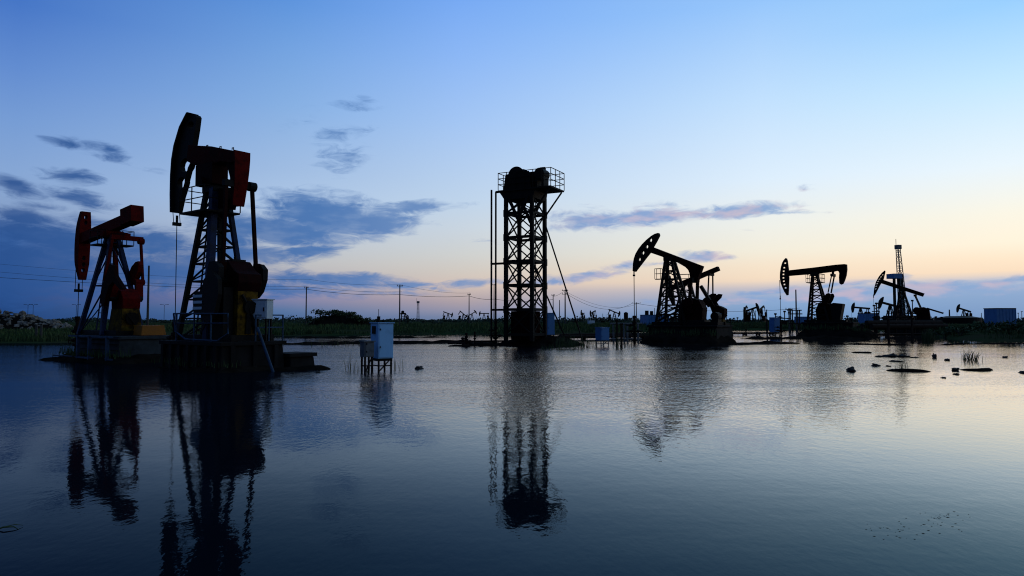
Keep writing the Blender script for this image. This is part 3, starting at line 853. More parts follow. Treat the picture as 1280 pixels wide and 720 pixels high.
# ------------------------------------------------------------------ A: the big dual-head pumpjack
def jack_a():
    fr = Frame(219, 31, ANG, (3.6, 0, 1.15))
    t = thing('pumpjack', fr.world(*fr.o), ANG, 'tallest pumpjack, left of centre, with upright dark horse head and red drooping tail plate', 'pumpjack', 'large pumpjacks in the flooded field')
    o = fr.o
    # beam
    bm = fr.poly([(243, 183), (272, 184.5), (302, 190.5), (302.5, 202), (297, 205), (284, 203), (268, 209), (252, 208), (241, 203)])
    beam = MB().prism(bm, -.30, .30).build('walking_beam', 'midred', t, o, bevel=.02)
    for px in (259, 275.5, 291):
        s, z = fr.pl(px, 185.3 + (px - 259) * .1)
        MB().path([(s - .07, 0, z - .05), (s - .05, 0, z + .13), (s + .05, 0, z + .13), (s + .07, 0, z - .05)], .025, 6).build('lifting_lug', 'steel', beam, o)
    s0, z0 = fr.pl(266, 206); s1, z1 = fr.pl(266, 232)
    hub = MB().box((s0 - .75, -.36, z1), (s0 + .6, .36, z0)).tube((s0 - .05, -.55, z1 + .1), (s0 - .05, .55, z1 + .1), .22, n=14)
    hub.build('saddle_bearing', 'darkred', t, o)
    # rear plate
    pts = [(302.3, 189.5), (302.6, 200), (302.2, 212), (301.2, 225), (299.6, 240), (297.3, 257.5)]
    arc = fr.poly(pts)
    n = len(arc)
    vs = []
    for k, (s, z) in enumerate(arc):
        w = .36 - .10 * k / (n - 1)
        for ds in (0, -.09): vs += [(s + ds + .05, -w, z), (s + ds + .05, w, z)]
    fs = []
    for k in range(n - 1):
        a, b = 4 * k, 4 * k + 4
        fs += [(a, a+1, b+1, b), (a+2, b+2, b+3, a+3), (a, b, b+2, a+2), (a+1, a+3, b+3, b+1)]
    fs += [(0, 2, 3, 1), (4*n-4, 4*n-3, 4*n-1, 4*n-2)]
    tail = MB().add(vs, fs).build('tail_plate', 'red', t, o)
    web = [arc[0], arc[2], arc[4], arc[5]] + fr.poly([(291.5, 258), (292, 240), (291, 222), (288.5, 212), (284, 204)])
    MB().prism(web, -.13, .13).build('stiffener', 'darkred', tail, o)
    MB().prism(fr.poly([(279, 236), (288, 237), (291, 250), (289, 262), (278, 261), (275, 248)]), -.2, .2).build('tail_bracket', 'darkred', t, o)
    # head
    hd = fr.poly([(241, 143), (237, 149), (232, 160), (228, 171), (225, 183), (222.5, 200), (221.2, 220), (220.8, 243), (221, 265), (225, 265.5), (229, 247), (234, 228), (238, 210), (241.5, 203), (243, 187), (244.5, 178), (247, 163), (249, 147), (247.5, 144.5)])
    def hole(px, py, rx, ry):
        s, z = fr.pl(px, py); return circle(s, z, rx, 12, ry)
    holes = [hole(234.5, 207, .46, .32), hole(229.5, 229, .36, .26), hole(241, 157, .3, .16)]
    head = MB().prism(hd, -.12, .12, holes=holes).build('horse_head', 'steel', t, o)
    fl = fr.poly([(241, 142), (232, 159.5), (225, 183), (222.2, 200), (220.8, 220), (220.3, 243), (220.5, 266)])
    rail = [(s - .08, z) for s, z in fl] + [(s + .03, z) for s, z in reversed(fl)]
    MB().prism(rail, -.27, .27).build('wire_track', 'steel', head, o)
    bridle(t, fr, 220, 262, 279, 1.6, gap=.15)
    # post
    zt = fr.zat(238, 3.3); z0 = 1.17
    lattice_post(t, fr, (3.3, .28, .3, zt), (3.3, 1.15, .95, z0), 'steel', (-1, -1), 8, .18, .065, mats={1: 'blue', 2: 'blue'}, lw={1: .27})
    MB().box((2.85, -.42, zt - .12), (3.75, .42, zt + .12)).build('post_cap', 'steel', t, o)
    platform(t, fr, 2.2, 4.2, -1.05, .55, fr.zat(267, 3.3), 1.0, 'steel', rail=.035)
    # equaliser, pitmans
    ze = fr.zat(231, 5.0)
    MB().bar((5.0, -.7, ze), (5.0, .7, ze), .22, .26).tube((5.0, .42, ze), (5.0, .72, ze), .2, n=12).build('equalizer', 'steel', t, o)
    sp, zp = 5.15, fr.zat(336, 5.2)
    for l in (-1, 1):
        MB().bar((5.0, l * .58, ze), (sp, l * .74, zp), .13, .13).build('pitman_arm', 'darkred', t, o)
        cr = MB().bar((5.0, l * .78, 3.55), (5.2, l * .78, 4.35), .3, .16, (1, 0, 0)).build('crank', 'darkred', t, o)
        wp = fr.poly([(320, 331), (327, 330.5), (332, 337), (331.5, 350), (327, 365), (321, 373), (317, 366), (316.5, 347), (318, 336)], .98)
        MB().prism(wp, min(l * .87, l * 1.1), max(l * .87, l * 1.1)).build('counterweight', 'steel', cr, o)
    # gearbox
    g = MB()
    g.prism([(4.35, 3.15), (4.2, 3.6), (4.35, 4.1), (4.7, 4.45), (5.1, 4.4), (5.55, 4.0), (5.9, 3.85), (5.95, 3.5), (5.8, 3.15)], -.52, .52)
    gb = g.build('gearbox', 'darkred', t, o, bevel=.03)
    MB().tube((5.0, -.86, 3.6), (5.0, .86, 3.6), .16, n=14).build('crankshaft', 'steel', t, o)
    MB().box((4.5, -.3, 4.3), (5.1, .3, 4.48)).tube((4.8, 0, 4.45), (4.8, 0, 4.62), .06).build('breather', 'steel', gb, o)
    ped = MB().tub((4.9, -.50, 1.4), (5.85, .46, 3.15), .04).build('pedestal', 'yellow', t, o)
    MB().box((4.0, -.95, 1.4), (5.6, -.53, 3.3)).bar((4.1, -1.0, 1.45), (5.5, -1.0, 3.2), .12).build('gearbox_frame', 'steel', t, o)
    MB().tube((5.97, .02, 2.5), (5.8, .02, 2.52), .27, n=16).build('brake_drum', 'steel', ped, o)
    MB().path([(5.9, -.34, 3.0), (5.92, -.1, 2.6), (5.92, .12, 2.1), (5.9, .3, 1.5)], .06, 6).bar((5.9, .0, 2.4), (5.9, -.05, 1.45), .22, .05).build('brake_lever', 'steel', ped, o)
    sk = MB()
    for l in (-.85, .85): sk.bar((1.9, l, 1.28), (6.2, l, 1.28), .18, .26)
    for s in (2.1, 3.0, 4.3, 5.9): sk.bar((s, -.85, 1.28), (s, .85, 1.28), .16, .22)
    sk.build('skid', 'steel', t, o)
    # motor + belt guard
    mo = MB().tube((3.75, -.35, 2.05), (3.75, .45, 2.05), .38, n=16).box((3.45, -.4, 1.4), (4.05, .45, 1.7)).box((3.55, -.1, 2.35), (3.95, .25, 2.6))
    mo.build('motor', 'steel', t, o)
    # belt guard with pale bands at the left side
    bgd = MB().prism([(4.62, 2.0), (4.55, 3.0), (4.75, 3.6), (5.3, 3.95), (5.8, 3.6), (5.85, 3.0), (5.6, 2.3), (5.2, 1.9)], -1.32, -1.15).prism([(4.0, 2.35), (3.95, 2.95), (4.2, 3.15), (4.7, 3.15), (4.7, 2.3), (4.2, 2.2)], -1.31, -1.1).build('belt_guard', 'steel', t, o)
    for z in (2.42, 2.66, 2.90):
        MB().box((4.0, -1.335, z), (4.68, -1.313, z + .11)).build('warning_band', 'white', bgd, o)
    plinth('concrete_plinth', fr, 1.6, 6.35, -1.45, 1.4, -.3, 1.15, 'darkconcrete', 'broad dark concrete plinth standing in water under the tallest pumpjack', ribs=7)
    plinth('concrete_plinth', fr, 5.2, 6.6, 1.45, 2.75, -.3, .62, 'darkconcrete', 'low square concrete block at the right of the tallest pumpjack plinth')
    earth_bank(fr, 1.2, 6.9, .28, 'overgrown earth heaped at the waterline of the tallest pumpjack plinth', 53, 1.75)
    # railing
    rl = MB(); rp = lambda px, py: (lambda q: (q[0], -1.36, q[1]))(fr.pl(px, py, -1.36))
    pts = [rp(221, 392), rp(243, 392), rp(264, 392), rp(285, 392)]
    rl.path([rp(217, 392)] + pts[1:3] + [rp(285, 392), rp(285, 417), rp(272, 426), rp(232, 424), rp(219, 414), rp(217, 392)], .035, 6)
    for p in pts[1:3] + [rp(221, 392)]: rl.bar(p, (p[0], p[1], 1.15), .05)
    rl.path([rp(221, 404), rp(285, 404)], .025, 6)
    q = fr.world(3.5, -1.36, 1.15)
    for i, p in enumerate(rl.v): rl.v[i] = p - V((3.5, -1.36, 1.15))
    single('railing', rl, 'bluerail', q, ANG, 'grey blue pipe railing with bent lower rail on the tallest pumpjack plinth', 'railing')
    # right rear railing
    rl = MB()
    a, b = (6.2, .2), (6.2, 1.35)
    for z in (.55, 1.05): rl.bar((6.2, .1, 1.15 + z), (6.2, 1.35, 1.15 + z), .05)
    for l in (.1, .7, 1.35): rl.bar((6.2, l, 1.15), (6.2, l, 2.22), .05)
    for i, p in enumerate(rl.v): rl.v[i] = p - V((6.2, .7, 1.15))
    single('railing', rl, 'bluerail', fr.world(6.2, .7, 1.15), ANG, 'short railing at the right end of the tallest pumpjack plinth behind the white cabinet', 'railing')
    # white control cabinet on its stand
    c = fr.world(5.98, .52, 1.15)
    kt = thing('control_cabinet', c, math.radians(-12), 'pale grey electrical cabinet with a door on the tallest pumpjack plinth', 'cabinet')
    zb, ztp = at(640, 398.5, c.y).z - 1.15, at(640, 375, c.y).z - 1.15
    bx = MB().box((-.36, -.24, zb), (.36, .24, ztp)).build('housing', 'white', kt, bevel=.015)
    MB().box((-.30, -.262, zb + .05), (.32, -.243, ztp - .05)).build('door', 'white', kt, bevel=.006)
    MB().box((.22, -.29, (zb + ztp) / 2 - .08), (.26, -.264, (zb + ztp) / 2 + .08)).build('handle', 'steel', kt)
    MB().box((-.4, -.28, ztp), (.4, .28, ztp + .04)).build('roof', 'white', kt)
    for x in (-.3, .3):
        for y in (-.18, .18): MB().bar((x, y, 0), (x, y, zb), .06).build('leg', 'steel', kt)
    # leaning pipe
    a = at(322, 410, 27.2); b = ground_at(343, 464.5)
    b = V((b.x, b.y, -.15))
    single('leaning_pipe', MB().tube(V((0, 0, 0)), a - b, .055, n=10), 'bluerail', b, 0, 'pale blue pipe leaning from the tallest pumpjack plinth down into the water', 'pipe')
    # yellow drum base box at right
    q = fr.world(5.5, .9, 1.15)
    wellhead(219, 31, 0, 'dark wellhead below the tallest pumpjack horse head', 1.7)
    return fr
FA = jack_a()

# ------------------------------------------------------------------ B: far left conventional pumpjack
def jack_b():
    fr = Frame(97, 37, ANG, (4.2, 0, 1.25))
    o = fr.o
    t = thing('pumpjack', fr.world(*o), ANG, 'leftmost large pumpjack, red with raised box tail and yellow gearbox base', 'pumpjack', 'large pumpjacks in the flooded field')
    zp = fr.zat(289, 3.9)
    sA, zA = .35, fr.zat(299, .35); sB = 6.45; zB = fr.zat(270.5, 6.45)
    d = V((sB - sA, 0, zB - zA)).normalized()
    beam = MB().bar((sA, 0, zA), (sB - .3, 0, zB - .3 * d.z), .42, .55).build('walking_beam', 'red', t, o, bevel=.02)
    MB().bar((sB - 1.0, 0, zB - 1.0 * d.z + .12), (sB + .15, 0, zB + .15 * d.z + .12), .62, .80).build('tail_weight', 'red', beam, o, bevel=.02)
    MB().box((3.55, -.42, zp - .35), (4.25, .42, zp - .02)).tube((3.9, -.5, zp - .2), (3.9, .5, zp - .2), .18, n=12).build('saddle_bearing', 'red', t, o)
    # head: broad curved box seen nearly from behind, with round openings
    z_t, z_b = fr.zat(265.5, .3), fr.zat(350, .3)
    N_ = 22
    L_, R_ = [], []
    for i in range(N_ + 1):
        k = i / N_
        z = z_b + (z_t - z_b) * k
        w = .17 + .11 * min(1, k * 4) - .06 * max(0, (k - .8) / .2)
        L_.append((-w, z)); R_.append((w, z))
    hz = [fr.zat(y, .3) for y in (272.5, 279, 323, 331, 338)]
    holes = [circle(0, z, .085, 10, .13) for z in hz]
    def place(u, v, w):
        k = (v - (z_t + z_b) / 2) / ((z_t - z_b) / 2)
        s = .05 + .36 * k * k + .05 * k if w < 0 else .62 + .1 * k
        return (s, u, v)
    MB().prism(L_ + R_[::-1], -1, 1, place, holes).build('horse_head', 'red', t, o)
    bridle(t, fr, 99, 342, 362, 1.6, s=.05, zt=fr.zat(320, .05), zb=fr.zat(362, .05), gap=.17)
    # post: A frame of four legs
    z0 = 1.27
    lattice_post(t, fr, (3.95, .2, .18, zp - .35), (4.05, 1.35, .95, z0), 'blue', (-1, -1), 2, .19, .06, mats={3: 'red'})
    platform(t, fr, 3.2, 4.1, -.75, -.2, fr.zat(306, 3.9), .7, 'steel', rail=.03)
    platform(t, fr, 3.7, 4.5, .25, .8, fr.zat(306, 3.9), .7, 'steel', rail=.03)
    # equaliser under the beam + pitmans
    se, ze = 5.55, zB - 1.0
    MB().bar((4.3, 0, zp - .25), (5.65, 0, ze + .1), .26, .26).bar((se, -.75, ze), (se, .75, ze), .2, .22).tube((se, .55, ze - .1), (se, .8, ze - .1), .16, n=12).build('equalizer', 'red', t, o)
    shaft = (5.6, 2.95)
    for l in (-1, 1):
        ang = math.radians(62) if l > 0 else math.radians(62)
    bl = fr.poly([(160.5, 354), (161.5, 344), (166, 333.5), (171, 327.5), (174.5, 326.5), (175.5, 331), (173.5, 340), (169.5, 349), (166, 356)], .62)
    cr = MB().prism(bl, .55, .75).build('crank', 'red', t, o)
    MB().prism([(sum(p[0] for p in bl) / 9 + (x - sum(p[0] for p in bl) / 9) * .7, sum(p[1] for p in bl) / 9 + (z - sum(p[1] for p in bl) / 9) * .7) for x, z in bl], .753, .86).build('counterweight', 'darkred', cr, o)
    MB().bar((5.6, -.62, 3.05), (6.0, -.62, 3.9), .3, .16, (1, 0, 0)).build('crank', 'red', t, o)
    q = fr.pl(176, 353, .8); pe = V((q[0], 0, q[1]))
    MB().bar((5.6, .62, 3.0), (pe.x + .1, .66, pe.z - .1), .34, .2, (1, 0, 0)).tube((pe.x, .5, pe.z), (pe.x, .95, pe.z), .16, n=12).build('crank', 'red', t, o)
    for l in (-1, 1):
        MB().bar((se, l * .66, ze), (pe.x, l * .9, pe.z), .11, .11).build('pitman_arm', 'red', t, o)
    # balance arm hanging at the front of the post
    hp = fr.poly([(139, 330), (134, 345), (129, 362), (127.5, 375), (129, 383), (132, 383), (134, 372), (138, 358), (143, 352), (152, 362), (156, 361), (146, 345), (143, 332)], -.9)
    MB().prism(hp, -.98, -.80).build('balance_arm', 'darkred', t, o)
    MB().prism([(5.0, 2.55), (4.95, 3.0), (5.15, 3.4), (5.5, 3.55), (5.95, 3.4), (6.2, 3.05), (6.15, 2.55)], -.4, .45).build('gearbox', 'red', t, o, bevel=.03)
    MB().tube((5.6, -.75, 3.05), (5.6, .75, 3.05), .15, n=14).build('crankshaft', 'steel', t, o)
    ped = MB().tub((4.9, -.5, 1.4), (6.3, .5, 2.55), .1).build('pedestal', 'yellow', t, o)
    MB().tube((6.42, 0, 2.05), (6.25, 0, 2.08), .3, n=16).build('brake_drum', 'steel', ped, o)
    MB().bar((6.42, -.3, 2.3), (6.42, .25, 1.6), .08, .05).build('brake_lever', 'steel', ped, o)
    sk = MB()
    for l in (-.8, .8): sk.bar((2.5, l, 1.38), (6.7, l, 1.38), .17, .24)
    for s in (2.7, 4.0, 5.4, 6.6): sk.bar((s, -.8, 1.38), (s, .8, 1.38), .15, .2)
    sk.build('skid', 'steel', t, o)
    MB().tub((6.55, -.1, 1.26), (7.5, 1.1, 1.75), .08).build('motor_box', 'orange', t, o, bevel=.02)
    pl = plinth('block_plinth', fr, 3.0, 7.7, -1.2, 1.35, .3, 1.25, 'panelconcrete', 'grey block walled plinth under the leftmost pumpjack', ribs=0)
    # joint lines as shallow courses
    mbq = MB()
    for z in (.28, .56):
        mbq.box((-2.36, -1.277, z), (2.3, -1.2, z + .03))
    mbq.build('course', 'darkconcrete', pl)
    # blue rail along the plinth front
    rl = MB()
    for s in (4.1, 5.4, 7.3): rl.bar((s - 5, 0, -1.3), (s - 5, 0, .05), .13)
    rl.bar((3.0 - 5, 0, .02), (7.8 - 5, 0, .02), .08)
    rl.bar((1.2 - 5, 0, -1.0), (7.8 - 5, 0, -1.0), .08)
    single('railing', rl, 'bluerail', fr.world(5, -1.5, 1.2), ANG, 'blue post rail standing in the water before the block plinth at left', 'railing')
    earth_bank(fr, 1.2, 8.6, .42, 'overgrown earth heaped at the waterline of the leftmost pumpjack plinth', 59, 1.95)
    wellhead(97, 37, 0, 'tall dark wellhead below the leftmost pumpjack horse head', 2.0)
    # small pump frame behind on the plinth
    q = fr.world(7.3, 3.6, 0); q.z = .3
jack_b()

# ------------------------------------------------------------------ D: pumpjack with drooping tail, and the one crossing behind it
def jack_d():
    fr = Frame(793, 62, ANG, (4.3, 0, 1.55)); o = fr.o
    t = thing('pumpjack', fr.world(*o), ANG, 'drooping tailed pumpjack right of the tower, four round holes in its horse head', 'pumpjack', 'large pumpjacks in the flooded field')
    hd = fr.poly([(823.3, 291.3), (819, 292.5), (814.5, 295.2), (808.5, 300.2), (803, 305.8), (798.8, 311.2), (795.3, 317.2), (793.2, 323), (792, 330), (791.6, 339), (794.4, 339.8), (800, 332.5), (806.5, 324), (813, 315.8), (816.5, 309.2), (820.5, 302.5), (824.6, 294.5), (824, 291.8)])
    def hole(px, py, r):
        s, z = fr.pl(px, py); return circle(s, z, r, 10, r * 1.2)
    MB().prism(hd, -.16, .16, holes=[hole(814, 300.4, .15), hole(809.3, 308.4, .15), hole(804.4, 316.2, .15), hole(800, 324.4, .14)]).build('horse_head', 'steel', t, o)
    bm = fr.poly([(815, 308.5), (846, 320.3), (879, 332.8), (877.5, 337), (874.6, 345.5), (872.2, 353.6), (864.5, 353.5), (863.3, 342), (861.5, 337.5), (858, 334), (846.7, 327.5), (828, 320.8), (812.5, 315.5)])
    MB().prism(bm, -.26, .26).build('walking_beam', 'darkred', t, o)
    bridle(t, fr, 792.6, 338, 343.5, 1.6, s=.0, gap=.08, rr=.035)
    s1, z1 = fr.pl(836.5, 324.5)
    sL, _ = fr.pl(826, 404); sR, _ = fr.pl(862, 404)
    zb = 1.58
    c = (sL + sR) / 2
    lattice_post(t, fr, (s1 + .05, .28, .28, z1), (c, (sR - sL) / 2, 1.0, zb), 'steel', (-1, -1), 7, .2, .1)
    MB().box((s1 - .4, -.36, z1 - .1), (s1 + .45, .36, z1 + .3)).build('saddle_bearing', 'steel', t, o)
    platform(t, fr, s1 - 1.3, s1 - .75, -.2, .2, fr.zat(348, s1), .9, 'steel', rail=.035)
    st = MB()
    a, b = fr.pl(829, 401), fr.pl(856, 388)
    st.bar((a[0], -1.1, a[1]), (b[0], -1.1, b[1]), .14); st.bar((a[0], -1.1, a[1] + .35), (b[0], -1.1, b[1] + .35), .1)
    st.bar((b[0], -1.1, b[1] + .4), (b[0], -1.1, 1.58), .14)
    st.build('access_stair', 'steel', t, o)
    (se, ze), (sp, zp) = fr.pl(868, 350), fr.pl(866.5, 380)
    MB().bar((se, -.8, ze), (se, .8, ze), .3, .34).build('equalizer', 'steel', t, o)
    for l in (-1, 1):
        MB().bar((se, l * .72, ze), (sp, l * .85, zp), .26, .22).build('pitman_arm', 'darkred', t, o)
    (sg, zg) = fr.pl(868, 390)
    MB().prism([(sg - 1.0, 2.0), (sg - 1.1, 2.9), (sg - .8, 3.6), (sg - .1, 3.9), (sg + .6, 3.7), (sg + .95, 3.0), (sg + .85, 2.0)], -.55, .55).build('gearbox', 'darkred', t, o, bevel=.03)
    MB().tub((sg - 1.2, -.7, 1.58), (sg + 1.2, .7, 2.0), .1).build('pedestal', 'steel', t, o)
    for l in (-1, 1):
        crank(t, fr, sg - .1, l * .75, 2.9, math.radians(105), .85, .42, 'darkred', 'darkred', cw=.2)
    ar = MB(); (a0, b0), (a1, b1) = fr.pl(871, 357), fr.pl(882, 375)
    ar.bar((a0, .9, b0), (a1, .9, b1), .3, .25); ar.build('brace_arm', 'steel', t, o)
    sk = MB()
    for l in (-.9, .9): sk.bar((sL - .4, l, 1.7), (sg + 2.4, l, 1.7), .2, .28)
    for k in range(5):
        s = sL + (sg + 2.2 - sL) * k / 4; sk.bar((s, -.9, 1.7), (s, .9, 1.7), .18, .24)
    sk.build('skid', 'steel', t, o)
    MB().tube((sg + 1.9, -.4, 2.3), (sg + 1.9, .4, 2.3), .36, n=14).box((sg + 1.6, -.4, 1.8), (sg + 2.2, .4, 2.05)).build('motor', 'steel', t, o)
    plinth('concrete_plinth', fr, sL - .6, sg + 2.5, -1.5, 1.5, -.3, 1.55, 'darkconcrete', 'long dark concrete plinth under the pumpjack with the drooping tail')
    earth_bank(fr, sL - 1.0, sg + 2.9, 1.1, 'overgrown earth heaped against the plinth of the drooping tail pumpjack', 31)
    wellhead(793, 62, 0, 'dark wellhead below the four holed horse head right of the tower', 2.2, 1.2)
    # D2 behind it
    fr2 = Frame(846, 80, ANG, (4.3, 0, 1.4)); o = fr2.o
    t = thing('pumpjack', fr2.world(*o), ANG, 'pumpjack whose beam tilts up to the right behind the drooping tail', 'pumpjack', 'large pumpjacks in the flooded field')
    bm = fr2.poly([(838, 357.5), (870, 344.6), (897.5, 333.2), (899.4, 338), (872, 349.6), (840, 363)])
    MB().prism(bm, -.3, .3).build('walking_beam', 'darkred', t, o)
    hd = fr2.poly([(832, 341), (831.2, 352), (833, 362), (836.5, 372), (841, 381.5), (843.6, 380.5), (842, 368), (840.5, 358), (837.5, 345)])
    MB().prism(hd, -.2, .2).build('horse_head', 'steel', t, o)
    bridle(t, fr2, 842, 380, 388, 1.4, s=.0, gap=.08, rr=.03)
    s1, z1 = fr2.pl(858, 352)
    lattice_post(t, fr2, (s1, .25, .25, z1), (s1 + .1, 1.5, 1.0, 1.43), 'steel', (1, -1), 6, .18, .09)
    hx = [(854.5, 336), (848.5, 341), (848, 348), (853, 352), (857, 347), (857.5, 340)]
    hh = fr2.poly(hx); hc = (sum(p[0] for p in hh) / 6, sum(p[1] for p in hh) / 6)
    pf = platform(t, fr2, s1 - .7, s1 + .7, -1.0, -.35, z1 - .2, 1.0, 'steel')
    (se, ze), (sp, zp) = fr2.pl(888.5, 343), fr2.pl(888, 370)
    MB().bar((se, -.7, ze), (se, .7, ze), .3, .3).build('equalizer', 'steel', t, o)
    for l in (-1, 1): MB().bar((se, l * .6, ze), (sp, l * .78, zp), .13).build('pitman_arm', 'steel', t, o)
    sg, zg = fr2.pl(898, 389)
    cwp = fr2.poly([(879, 379.5), (884, 373.5), (889, 370), (895, 367), (899, 367.6), (897.5, 372), (892, 377.5), (887, 382), (881, 384)])
    for l in (-1, 1):
        cc = MB().prism(fr2.poly([(887, 377), (891, 374), (897, 384), (893.5, 387.5)]), l * .72 - .1, l * .72 + .1).build('crank', 'darkred', t, o)
        MB().prism(cwp, min(l * .84, l * 1.1), max(l * .84, l * 1.1)).build('counterweight', 'darkred', cc, o)
    MB().prism([(sg - .35, zg - .9), (sg - .6, zg), (sg - .8, zg + .5), (sg - .3, zg + .75), (sg + .4, zg + .5), (sg + .85, zg + .25), (sg + .85, zg - .3), (sg + .6, zg - .9)], -.5, .5).build('gearbox', 'darkred', t, o, bevel=.03)
    MB().tub((sg - .5, -.5, 1.45), (sg + .7, .5, zg - .9), .05).build('pedestal', 'yellow', t, o)
    sk = MB()
    for l in (-.85, .85): sk.bar((s1 - 2, l, 1.52), (sg + 1.1, l, 1.52), .18, .24)
    for k in range(4):
        s = s1 - 1.8 + (sg + 2.8 - s1) * k / 3; sk.bar((s, -.85, 1.52), (s, .85, 1.52), .16, .2)
    sk.build('skid', 'steel', t, o)
    plinth('concrete_plinth', fr2, s1 - 2.4, sg + 1.2, -1.5, 1.3, -.3, 1.4, 'darkconcrete', 'dark concrete plinth mostly hidden behind the drooping tail pumpjack plinth')
    # cabinets by its base
    p = fr2.world(sg + 1.9, -1.1, 1.4)
jack_d()

# ------------------------------------------------------------------ E: right pumpjack with hooked tail
def jack_e():
    fr = Frame(976, 84, ANG, (4.2, 0, 1.75)); o = fr.o
    t = thing('pumpjack', fr.world(*o), ANG, 'pumpjack with seven slots in its horse head and a hooked tail, right of centre', 'pumpjack', 'large pumpjacks in the flooded field')
    hd = fr.poly([(982.2, 322.6), (980, 325), (978, 328.5), (976.4, 334), (975.3, 341), (975.1, 347), (976, 353.5), (977.6, 358), (980.5, 364.5), (983.6, 369.3), (985.6, 368.8), (986.2, 358), (986.5, 348), (986, 337), (984.6, 326), (983.6, 323)])
    def slot(px, py):
        s, z = fr.pl(px, py); a, b = .125, .10; return [(s - a, z - b), (s + a, z - b * .8), (s + a, z + b), (s - a, z + b * .8)]
    MB().prism(hd, -.14, .14, holes=[slot(*p) for p in ((981.6, 329), (980.4, 334.6), (979.6, 339), (979.3, 343), (979.3, 347.3), (979.8, 351.5), (980.6, 355.6), (982, 359.8))]).build('horse_head', 'steel', t, o)
    bm = fr.poly([(985, 338.2), (1020, 334.2), (1045, 331), (1056, 330.2), (1058.6, 330.6), (1058.9, 337), (1058, 344), (1056, 350.4), (1054, 354.6), (1051.5, 355.8), (1049.6, 354), (1049.2, 347), (1049.6, 341.5), (1048.6, 339.3), (1046, 338.6), (1042, 339.7), (1020, 342.2), (985, 345)])
    MB().prism(bm, -.26, .26).build('walking_beam', 'darkred', t, o)
    bridle(t, fr, 976, 350, 373, 1.2, s=-.05, gap=.07, rr=.03)
    s1, z1 = fr.pl(1018.5, 344)
    sL, _ = fr.pl(1012, 400); sR, _ = fr.pl(1038, 400)
    lattice_post(t, fr, (s1, .24, .26, z1), ((sL + sR) / 2, (sR - sL) / 2, 1.0, 1.78), 'steel', (-1, -1), 7, .2, .1)
    MB().box((s1 - .45, -.36, z1 - .1), (s1 + .45, .36, z1 + .35)).build('saddle_bearing', 'steel', t, o)
    platform(t, fr, s1 - .8, s1 - .1, -.9, .9, fr.zat(353, s1), .95, 'steel')
    platform(t, fr, s1 + .3, s1 + .9, -.9, .9, fr.zat(353, s1), .95, 'steel')
    (se, ze), (sp, zp) = fr.pl(1041.3, 344), fr.pl(1037, 366)
    MB().bar((se, -.8, ze), (se, .8, ze), .28, .3).tube((se, 0, ze - .1), (se, 0, ze + .6), .14).build('equalizer', 'steel', t, o)
    for l in (-1, 1):
        MB().bar((se, l * .7, ze), (sp, l * .8, zp), .13).build('pitman_arm', 'steel', t, o)
    (sg, zg) = fr.pl(1032, 388)
    for l in (-1, 1): crank(t, fr, sg - .35, l * .74, zg + .1, math.radians(62), 1.9, .30, 'darkred', 'darkred', cw=.22)
    MB().prism([(sg - .9, zg - 1.2), (sg - 1.0, zg), (sg - .7, zg + .8), (sg, zg + 1.0), (sg + .6, zg + .7), (sg + .8, zg - 1.2)], -.55, .55).build('gearbox', 'darkred', t, o, bevel=.03)
    a = fr.pl(1039, 380); b = fr.pl(1055, 380); c = fr.pl(1051, 402); d = fr.pl(1042, 402)
    MB().prism([a, (a[0] + .4, a[1] + .12), (b[0] - .2, b[1] + .05), b, c, d], -.75, .75).build('motor_housing', 'steel', t, o, bevel=.03)
    sk = MB()
    for l in (-.9, .9): sk.bar((sL - .4, l, 1.88), (c[0] + .8, l, 1.88), .18, .24)
    for k in range(4):
        s = sL - .2 + (c[0] + .8 - sL) * k / 3; sk.bar((s, -.9, 1.88), (s, .9, 1.88), .16, .2)
    sk.build('skid', 'steel', t, o)
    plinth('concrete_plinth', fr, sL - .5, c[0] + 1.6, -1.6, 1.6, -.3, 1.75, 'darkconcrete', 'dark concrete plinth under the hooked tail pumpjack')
    earth_bank(fr, sL - 1.0, c[0] + 3.6, 1.25, 'overgrown earth heaped against the plinth of the hooked tail pumpjack', 37)
    wellhead(976, 84, 0, 'thin wellhead below the seven slotted horse head beside the blue box cabinet', 1.6)
jack_e()

